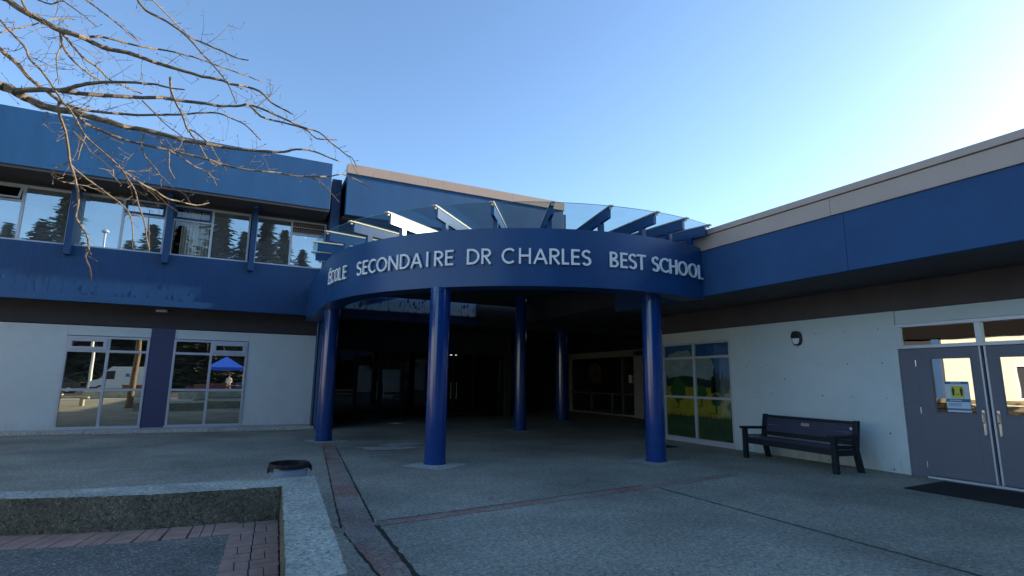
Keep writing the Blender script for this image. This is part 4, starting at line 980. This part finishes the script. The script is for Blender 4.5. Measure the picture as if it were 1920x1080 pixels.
for k, (t0, t1, pts) in enumerate(BR):
    near = min(traced, key=lambda q: (q[0]-pts[0][0])**2+(q[1]-pts[0][1])**2) if traced else None
    attach = near and (near[0]-pts[0][0])**2+(near[1]-pts[0][1])**2 < 260
    y0_ = near[2] if attach else depth_seed(k)
    drift = rb.uniform(-.9, .9); n = len(pts)
    W_, Rr = [], []
    Q = cat([tuple(p) for p in pts], 3)
    for i, (x, y) in enumerate(Q):
        t = i/(len(Q)-1); Y = y0_+drift*t+.10*noise.noise(Vector((i*.4, k, 0)))
        jx = .9*noise.noise(Vector((i*.9, k*3, 1))); jy = .9*noise.noise(Vector((i*.9, k*3, 5)))
        W_.append(atY(x+jx, y+jy, Y)); Rr.append(px_r(t0+(t1-t0)*t, Y)*(1+.18*noise.noise(Vector((i*1.7, k, 9))))); traced.append((x, y, Y))
    b = MB(); TWl = []
    if not attach and (pts[0][0] < 20 or pts[0][1] < 5):       # carry the limb back to the trunk
        p = W_[0]; q = Vector((TX+.1, TY, max(2.4, min(6.5, p.z-.3)))); d = (W_[1]-W_[0]).normalized()
        ext = []
        for j in range(8):
            t = j/8; hpt = q.lerp(p, t); hpt += -d*(1-t)*t*.8; ext.append(hpt)
        W2 = ext+W_; R2 = [Rr[0]*(1+1.6*(1-j/8)) for j in range(8)]+Rr
    else: W2, R2 = W_, Rr
    b.tube(W2, R2, 7)
    # spurs and twigs
    def twig(p, d, L_, r, lev):
        m = max(3, int(L_/.05)); P = [p]; dd = d.normalized()
        for i in range(m):
            dd = (dd+Vector((rb.uniform(-1, 1), rb.uniform(-1, 1), rb.uniform(-.7, 1)))*.22).normalized(); P.append(P[-1]+dd*L_/m)
            if lev < 2 and rb.random() < .34:
                side = dd.cross(Vector((rb.uniform(-1, 1), rb.uniform(-1, 1), rb.uniform(-1, 1)))).normalized()
                twig(P[-1], (dd*.5+side), L_*rb.uniform(.25, .55), r*.75, lev+1)
        b.tube(P, [r+(r*.55-r)*i/m for i in range(m+1)], 4)
        if rb.random() < .55: b.tube([P[-1], P[-1]+dd*.012, P[-1]+dd*.03], [r*1.0, r*1.7, r*.3], 5)
    i = 2
    while i < len(W_)-1:
        seg = W_[i]-W_[i-1]
        nn = max(1, int(seg.length/.055))
        for j in range(nn):
            if rb.random() < .72:
                p = W_[i-1]+seg*(j/nn); s = seg.normalized(); side = s.cross(Vector((rb.uniform(-1, 1), rb.uniform(-1, 1), rb.uniform(-1, 1)))).normalized()
                long_ = k not in (12, 13, 26) and i < .85*len(W_) and rb.random() < (.34 if W_[i].z > 4.6 else .2)
                twig(p, s*.7+side*.8+Vector((0, 0, .15)), rb.uniform(.15, .45) if long_ else rb.uniform(.03, .13), .0032 if long_ else .0030, 0 if long_ else 2)
        i += 1
    b.build('limb', Mt['bark'], tree)

# ================================================================ BEYOND THE PLAZA (seen mirrored in the glass, or throwing shade)
an = thing('cream_annex', 'cream school annex closing the plaza on the left', 'building', (-12.5, 10, 0))
b = MB(); b.box(-18, -12.0, 5, 10.9, 0, 4.2); b.box(-18, -12.0, 12.4, 15.4, 0, 4.2); b.box(-18, -12.0, 10.9, 12.4, 0, .95); b.box(-18, -12.0, 10.9, 12.4, 2.5, 4.2); b.build('wall', Mt['cream'], an)
b = MB(); b.box(-12.1, -11.7, 15.41, 15.75, 0, 4.0); b.build('pillar', Mt['blue'], an)
b = MB(); b.box(-18, -12.0, 15.76, 18.3, 0, 4.0); b.build('dark_wall', Mt['black'], an)
b = MB(); b.box(-18.2, -11.75, 4.9, 18.3, 4.05, 5.2); b.build('roof_edge', mat('dark_brown_eave', (.008, .007, .007), .9, spec=.05), an)
b = MB(); b.box(-12.05, -11.95, 10.85, 12.45, .93, .99); b.box(-12.05, -11.95, 10.85, 12.45, 2.47, 2.53); b.box(-12.05, -11.95, 10.85, 10.92, .99, 2.47); b.box(-12.05, -11.95, 12.38, 12.45, .99, 2.47); b.box(-12.04, -11.96, 11.62, 11.68, .99, 2.47)
f = b.build('window', Mt['white'], an); b = MB(); b.box(-12.2, -12.1, 10.9, 12.4, .95, 2.5); b.build('pane', Mt['black'], f)
wood = mat('weathered_timber', (.30, .21, .12), .8, var=.3, vscale=4, stretch=(1, .3, 6))
for k, (ya, yb) in enumerate(((6.0, 10.6), (11.0, 16.6))):
    b = MB()
    for z in (.12, .40, .68): b.box(-11.1, -10.5, ya, yb, z, z+.20)
    for y in (ya+.2, yb-.3): b.box(-11.0, -10.6, y, y+.1, 0, .88)
    tag(b.build('timber_rail', wood), ['weathered timber rail along the near half of the cream annex', 'weathered timber rail along the far half of the cream annex'][k], 'rail')
bk_ = thing('bicycle', 'black bicycle leaning by the timber rail of the annex', 'bicycle', (-10.2, 14.2, 0)); X = -10.25
for yy in (13.75, 14.8):
    b = MB(); b.tube([(X, yy+.33*math.cos(k*math.pi/14), .34+.33*math.sin(k*math.pi/14)) for k in range(29)], .018, 6); wv = b.build('wheel', Mt['black'], bk_)
    b = MB(); 
    for k in range(9): b.tube([(X, yy, .34), (X, yy+.32*math.cos(k*.7), .34+.32*math.sin(k*.7))], .002, 3)
    b.build('spokes', Mt['steel'], wv)
b = MB()
for p, q in (((13.75, .34), (14.1, .34)), ((14.1, .34), (14.0, .85)), ((14.0, .78), (14.6, .82)), ((14.1, .34), (14.6, .76)), ((13.75, .34), (14.0, .78)), ((14.8, .34), (14.58, .98))): b.tube([(X, p[0], p[1]), (X, q[0], q[1])], .016, 6)
b.build('frame', Mt['black'], bk_); b = MB(); b.box(X-.06, X+.06, 13.88, 14.12, .86, .90); b.build('saddle', Mt['black'], bk_, bevel=.02)
b = MB(); b.tube([(X-.25, 14.6, 1.0), (X, 14.58, .98), (X+.25, 14.6, 1.0)], .013, 6); b.build('handlebar', Mt['black'], bk_)
# unseen tall block, added only to shade the plaza and canopy
blk = thing('shade_block', 'unseen tall cream block added beyond the right wing for its shade', 'building', (53, 1, 0))
b = MB(); b.box(45, 62, 1.5, 12.4, 0, 17.4); b.build('wall', Mt['cream'], blk)
b = MB(); b.box(44.9, 62.1, 1.4, 12.5, 17.4, 17.65); b.build('roof_edge', Mt['tan'], blk)

# stone planters, pavement edges and flower bed by the car park
struct('sunlit_pavement', MB().box(-16, -3.2, -13, -6.01, -.055, -.02), mat('pale_path', (.55, .50, .40), .85, var=.1))
for i, (x0, x1, y0, y1, h_, lab) in enumerate(((-9.5, -5.5, -8.0, -7.4, .5, 'long low concrete planter wall by the car park'), (-4.2, 2.5, -9.5, -9.0, .5, 'low concrete planter wall in front of the pink flower bed'), (-8.8, -3.5, 3.2, 3.7, .0, ''))):
    if not h_: continue
    b = MB(); b.box(x0, x1, y0, y1, -.05, h_); o = b.build('planter_wall', Mt['seat'], bevel=.02); tag(o, lab, 'wall')
b = MB()
for k in range(900):
    x, y = rnd.uniform(-4, 2.4), rnd.uniform(-11.5, -9.6); z = rnd.uniform(.2, .85); s = .07
    b.poly([(x-s, y, z), (x+s, y+rnd.uniform(-s, s), z+rnd.uniform(-.03, .03)), (x, y+rnd.uniform(-s, s), z+s)], rnd.choice((0, 0, 1)))
tag(b.build('flower_bed', [mat('pink_heather', (.35, .05, .12), .8), Mt['conifer']]), 'pink heather massed in the planter', 'flowers', kind='stuff')
for k, (x, y) in enumerate(((-8.0, 2.6), (-10.4, -3.0))):
    t = thing('concrete_bench', ['concrete slab bench on the plaza nearer the seat wall', 'concrete slab bench farther off near the car park'][k], 'bench', (x, y, 0))
    b = MB(); b.box(x-.9, x+.9, y-.22, y+.22, .38, .47); b.build('seat', Mt['seat'], t, bevel=.01)
    for s in (-.65, .65): b = MB(); b.box(x+s-.07, x+s+.07, y-.18, y+.18, 0, .378); b.build('leg', Mt['seat'], t)
# brown timber boxes
for k, (x0, x1, y) in enumerate(((-8.3, -5.8, -13.5), (-3.6, -1.2, -14.0))):
    b = MB(); b.box(x0, x1, y, y+.8, -.05, .85); b.box(x0-.05, x1+.05, y-.05, y+.85, .853, .93)
    tag(b.build('timber_planter', mat('red_timber%d' % k, (.16, .05, .03), .7, var=.2, vscale=4), bevel=.01), ['red brown timber planter in front of the van', 'red brown timber planter beside the blue tent'][k], 'planter')

# white pole
fp = thing('flagpole', 'tall white flagpole at the edge of the car park', 'pole', (-14.2, -31, 0))
b = MB(); b.lathe([(.16, -.06), (.14, 3), (.10, 16.3)], (-14.2, -31), 16); b.build('pole', Mt['white'], fp, smooth=True)
b = MB(); b.lathe([(0, 16.3), (.30, 16.32), (.34, 16.45), (.2, 16.62), (0, 16.66)], (-14.2, -31), 16); b.build('cap', Mt['white'], fp, smooth=True)

# van
van = thing('white_van', 'long white delivery van parked across the car park', 'van', (-10, -24, 0)); y0, y1 = -26.0, -23.9
vx = lambda x: -12.7+(x+11.75)*.80
prof = [(-11.6, .35), (-11.75, .55), (-11.7, 1.05), (-10.9, 1.25), (-10.15, 2.15), (-9.7, 2.45), (-5.3, 2.5), (-5.2, 2.4), (-5.2, .40)]
prof = [(vx(a), c) for a, c in prof]
b = MB(); b.extr(prof, (0, y0, 0), (1, 0, 0), (0, 0, 1), (0, y1-y0, 0)); vb = b.build('body', Mt['white'], van, bevel=.05)
b = MB(); b.extr([(vx(-10.75), 1.3), (vx(-10.15), 2.05), (vx(-9.4), 2.1), (vx(-9.4), 1.3)], (0, y1+.002, 0), (1, 0, 0), (0, 0, 1), (0, .012, 0)); b.build('side_window', Mt['black'], van)
b = MB(); b.box(vx(-11.73), vx(-5.21), y1+.003, y1+.015, .36, .5); b.build('sill_trim', Mt['black'], van)
b = MB(); b.box(-10.0, -9.7, y1+.003, y1+.012, 1.55, 1.85); b.box(-9.65, -9.1, y1+.003, y1+.012, 1.52, 1.62); b.build('side_emblem', pblue, van)
def wheel(x, y, r, par, ax='y'):
    b = MB(); b.tube([(x, y-.11, r-.05), (x, y+.11, r-.05)], r, 24); wv = b.build('wheel', Mt['black'], par, smooth=True)
    b = MB(); b.tube([(x, y+.105, r-.05), (x, y+.125, r-.05)], r*.6, 20); b.build('rim', Mt['steel'], wv, smooth=True)
for x in (vx(-10.7), vx(-6.5)):
    wheel(x, y1-.06, .36, van); wheel(x, y0+.08, .36, van)
b = MB(); b.box(-12.72, -12.55, y1-.4, y1-.1, .8, .98); b.build('headlight', Mt['frame'], van)
# cars
paint = {}
def car(x, y, col, lab, d=1):
    c = thing('parked_car', lab, 'car', (x, y, 0))
    if col not in paint: paint[col] = mat('car_paint_%d' % len(paint), col, .25, coat=.8)
    lo = [(-2.2, .25), (-2.25, .6), (-2.1, .82), (-1.25, .95), (1.7, .98), (2.15, .88), (2.25, .5), (2.2, .25)]
    up_ = [(-1.25, .953), (-.6, 1.40), (.7, 1.43), (1.55, .985)]
    b = MB(); b.extr([(u*d, v) for u, v in lo][::d], (x, y-.86, 0), (1, 0, 0), (0, 0, 1), (0, 1.72, 0)); b.build('body', paint[col], c, bevel=.05)
    b = MB(); b.extr([(u*d, v) for u, v in up_][::d], (x, y-.74, 0), (1, 0, 0), (0, 0, 1), (0, 1.48, 0)); b.build('cabin', paint[col], c, bevel=.05)
    b = MB(); b.extr([((-1.05)*d, 1.0), (-.55*d, 1.34), (.62*d, 1.37), (1.25*d, 1.02)], (x, y+.742, 0), (1, 0, 0), (0, 0, 1), (0, .01, 0)); b.build('side_window', Mt['black'], c)
    for q in (-1.4, 1.4): wheel(x+q*d, y+.80, .33, c); wheel(x+q*d, y-.80, .33, c)
    b = MB(); b.box(x-2.27*d-.03, x-2.27*d+.06, y+.45, y+.75, .55, .7); b.build('headlight', Mt['frame'], c)
car(-15.5, -24.5, (.01, .014, .03), 'dark blue parked car ahead of the white van')
car(1.6, -27, (.03, .08, .20), 'mid blue parked car behind the canopy tent', -1)
car(6.5, -27, (.25, .26, .28), 'silver parked car farthest along the row', -1)

# tent
tn = thing('canopy_tent', 'bright blue pop up canopy tent on steel legs', 'tent', (-1.5, -21, 0))
b = MB(); tx, ty, hw = -1.55, -21, 1.55; zt = 2.42
cs = [(tx-hw, ty-hw, zt), (tx+hw, ty-hw, zt), (tx+hw, ty+hw, zt), (tx-hw, ty+hw, zt)]
for i in range(4):
    p, q = cs[i], cs[(i+1) % 4]; b.poly([p, q, (tx, ty, 3.42)]); b.poly([(p[0], p[1], zt-.28), (q[0], q[1], zt-.28), q, p])
b.build('cover', mat('blue_canvas', (.02, .12, .75), .6), tn)
for p in cs: q = MB(); q.tube([(p[0], p[1], -.06), (p[0], p[1], zt)], .025, 8); q.build('leg', Mt['steel'], tn)
# table and person under the tent
tbl = thing('folding_table', 'pale folding table under the blue tent', 'table', (-1.0, -20, 0))
b = MB(); b.box(-1.9, -.1, -20.3, -19.6, .70, .74); b.build('table_top', Mt['white'], tbl)
for x in (-1.8, -.2):
    for y in (-20.2, -19.7): q = MB(); q.tube([(x, y, -.06), (x, y, .70)], .015, 6); q.build('leg', Mt['steel'], tbl)
def skin_person(loc, rz, lab, shirt, pants):
    skin = mat('skin', (.45, .27, .19), .55)
    pr_ = thing('person', lab, 'person', loc, rz)
    me = bpy.data.meshes.new('body'); V = []; E_ = []; Rd = []
    def chain(pts, start=None):
        last = start
        for p, r in pts:
            V.append(p); Rd.append(r); i = len(V)-1
            if last is not None: E_.append((last, i))
            last = i
        return last
    chain([((0, 0, .95), .135)]); chest = chain([((0, .0, 1.15), .13), ((0, .01, 1.38), .15)], 0)
    neck = chain([((0, .0, 1.50), .06), ((0, -.02, 1.57), .065), ((0, -.03, 1.66), .095), ((0, -.02, 1.74), .08)], chest)
    for s in (-1, 1):
        chain([((s*.19, .01, 1.42), .06), ((s*.26, .0, 1.15), .045), ((s*.20, -.20, 1.02), .035), ((s*.17, -.30, 1.03), .028)], chest)
        chain([((s*.10, 0, .86), .095), ((s*.12, -.02, .50), .06), ((s*.13, .02, .09), .042), ((s*.14, -.10, .03), .038), ((s*.14, -.16, .025), .03)], 0)
    me.from_pydata(V, E_, []); me.update(); o = bpy.data.objects.new('body', me); S.collection.objects.link(o); o.parent = pr_
    md = o.modifiers.new('skin', 'SKIN'); sv = me.skin_vertices[0].data
    for i, r in enumerate(Rd): sv[i].radius = (r, r*.85)
    sv[0].use_root = True
    sd = o.modifiers.new('sub', 'SUBSURF'); sd.levels = 1; sd.render_levels = 2
    # clothing colours by height on the one body mesh
    m = mat('clothed_body', shirt, .8); t = m.node_tree; g_ = t.nodes.new('ShaderNodeTexCoord'); sp_ = t.nodes.new('ShaderNodeSeparateXYZ')
    t.links.new(g_.outputs['Object'], sp_.inputs[0]); cr = t.nodes.new('ShaderNodeValToRGB'); cr.color_ramp.interpolation = 'CONSTANT'
    mr = t.nodes.new('ShaderNodeMapRange'); mr.inputs[2].default_value = 2.0; t.links.new(sp_.outputs['Z'], mr.inputs[0]); t.links.new(mr.outputs[0], cr.inputs[0])
    e = cr.color_ramp.elements; e[0].color = (.02, .02, .02, 1); e[1].position = .05; e[1].color = (*pants, 1)
    k = e.new(.47); k.color = (*shirt, 1); k = e.new(.76); k.color = (.45, .27, .19, 1)
    t.links.new(cr.outputs[0], t.nodes['Principled BSDF'].inputs['Base Color']); me.materials.append(m)
    b = MB(); b.lathe([(.0, 1.84), (.07, 1.82), (.105, 1.75), (.105, 1.68), (.09, 1.64)], (0, .0), 16); hr = b.build('hair', mat('brown_hair', (.05, .03, .02), .7), None, smooth=True); hr.parent = pr_
    for s in (-1, 1):      # five fingers each, slightly curled
        b = MB()
        for f_ in range(5):
            ox = (f_-2)*.016; L_ = (.05, .07, .075, .07, .055)[f_]
            b.tube([(s*.17+ox, -.31, 1.03), (s*.17+ox*1.1, -.31-L_*.6, 1.025), (s*.17+ox*1.1, -.31-L_, 1.01)], [.009, .008, .006], 6)
        h_ = b.build('hand', skin, None, smooth=True); h_.parent = pr_
    return pr_
skin_person((-1.15, -20.75, -.05), R(180), 'person in a white top and pale trousers standing at the table under the tent', (.75, .73, .70), (.5, .47, .42))

# conifers
def conifer_mesh(H_, Rb, seed):
    q = random.Random(seed); b = MB(); z = H_*.06
    while z < H_*.985:
        f_ = 1-(z/H_); rad = Rb*(f_**.85)*q.uniform(.80, 1.08)+.1; nb_ = max(5, int(9+7*f_)); a0 = q.uniform(0, 6.28)
        for k in range(nb_):
            a = a0+2*math.pi*k/nb_+q.uniform(-.3, .3); r = rad*q.uniform(.38, 1.25); droop = q.uniform(.10, .35)
            e = Vector((math.cos(a), math.sin(a), 0)); t = Vector((-e.y, e.x, 0)); ns = max(3, int(r/.42))
            for s_i in range(ns):
                u = (s_i+.6)/ns; p = e*r*u+Vector((0, 0, z+q.uniform(-.25, .25)-droop*r*u*u+.12*r*u)); wd = .85*(1-u*.5)*q.uniform(.6, 1.2)*(.4+r*.18)
                for side in (-1, 1):
                    tip = p+t*side*wd+e*q.uniform(.05, .35)*wd+Vector((0, 0, -q.uniform(.05, .45)*wd)); w2 = .22+.14*q.random()
                    b.poly([p-e*w2, p+e*w2, tip+e*w2*.5, tip-e*w2*.3])
                b.poly([p-t*.14, p+t*.14, p+e*.55+Vector((0, 0, -.12))+t*.05, p+e*.55+Vector((0, 0, -.14))-t*.05])
        z += H_*.011+.08*f_+.03
    return b
protos = []
LABT = 'dark evergreen conifer standing in the wood across the car park'
for k, (hh, rb_) in enumerate(((20, 6.2), (20, 5.0), (20, 7.2))):
    r_ = thing('conifer_tree', LABT, 'tree', (0, 0, 0), 0, 'conifers across the car park')
    b = MB(); b.tube([(0, 0, -.1), (0, 0, 8), (0, 0, 19)], [.42, .28, .05], 8); b.build('trunk', Mt['trunk'], r_, smooth=True)
    conifer_mesh(hh, rb_, 40+k).build('crown', Mt['conifer'], r_); protos.append(r_)
spots = [(-24, -46, 20.5, 2), (-21.2, -44, 24.0, 0), (-26.5, -44, 19.5, 0), (-14.6, -46, 19.0, 1), (-12.0, -44, 21.0, 0), (-9.3, -45, 21.5, 2), (-4.6, -44, 25.0, 0), (-1.6, -46, 22.0, 1), (1.0, -44, 24.0, 0), (3.4, -45, 22.8, 1), (6.2, -46, 20.5, 0), (9.5, -47, 18.5, 2), (12.8, -45, 20.0, 0), (-17.5, -47, 14.5, 1), (-30, -46, 21.0, 2), (-34, -45, 23.0, 0), (17, -46, 22.0, 1), (-19.3, -49, 14.5, 0), (-6.8, -50, 16.0, 2), (15.5, -50, 17.0, 2), (-23.0, -51, 17, 1), (-16.0, -52, 14.0, 2), (-11.5, -52, 17, 1), (4.0, -52, 17, 2), (9.0, -53, 16, 0), (21, -47, 23, 0), (26, -46, 20, 2), (-39, -46, 20, 2)]
used = set()
for x, y, H_, k in spots:
    if k not in used: o = protos[k]; used.add(k)
    else:
        o = protos[k].copy(); S.collection.objects.link(o)
        for ch in list(protos[k].children):
            c = ch.copy(); S.collection.objects.link(c); c.parent = o
    s_ = H_/20; o.location = (x, y, 0); o.scale = (s_*rnd.uniform(.9, 1.15), s_*rnd.uniform(.9, 1.15), s_); o.rotation_euler = (0, 0, rnd.uniform(0, 6.28))
# undergrowth filling the foot of the wood
b = MB()
for k in range(5200):
    x, y = rnd.uniform(-45, 32), rnd.uniform(-52, -40); z = rnd.uniform(0, 4.5)*(1 if y < -43 else .35); s = rnd.uniform(.3, .7); a = rnd.uniform(0, 6.28)
    e = Vector((math.cos(a), math.sin(a), rnd.uniform(-.4, .4)))*s; t = Vector((-math.sin(a)*.5, math.cos(a)*.5, rnd.uniform(.4, 1)))*s
    p = Vector((x, y, z)); b.poly([p-e, p-t*.6, p+e, p+t])
tag(b.build('undergrowth', Mt['conifer']), 'tangled green undergrowth along the foot of the wood', 'bushes', kind='stuff')
b = MB(); b.box(-46, 34, -60, -53, -.1, 9); tag(b.build('wood', Mt['conifer']), 'far off dark wood behind the conifers', 'wood', kind='stuff')
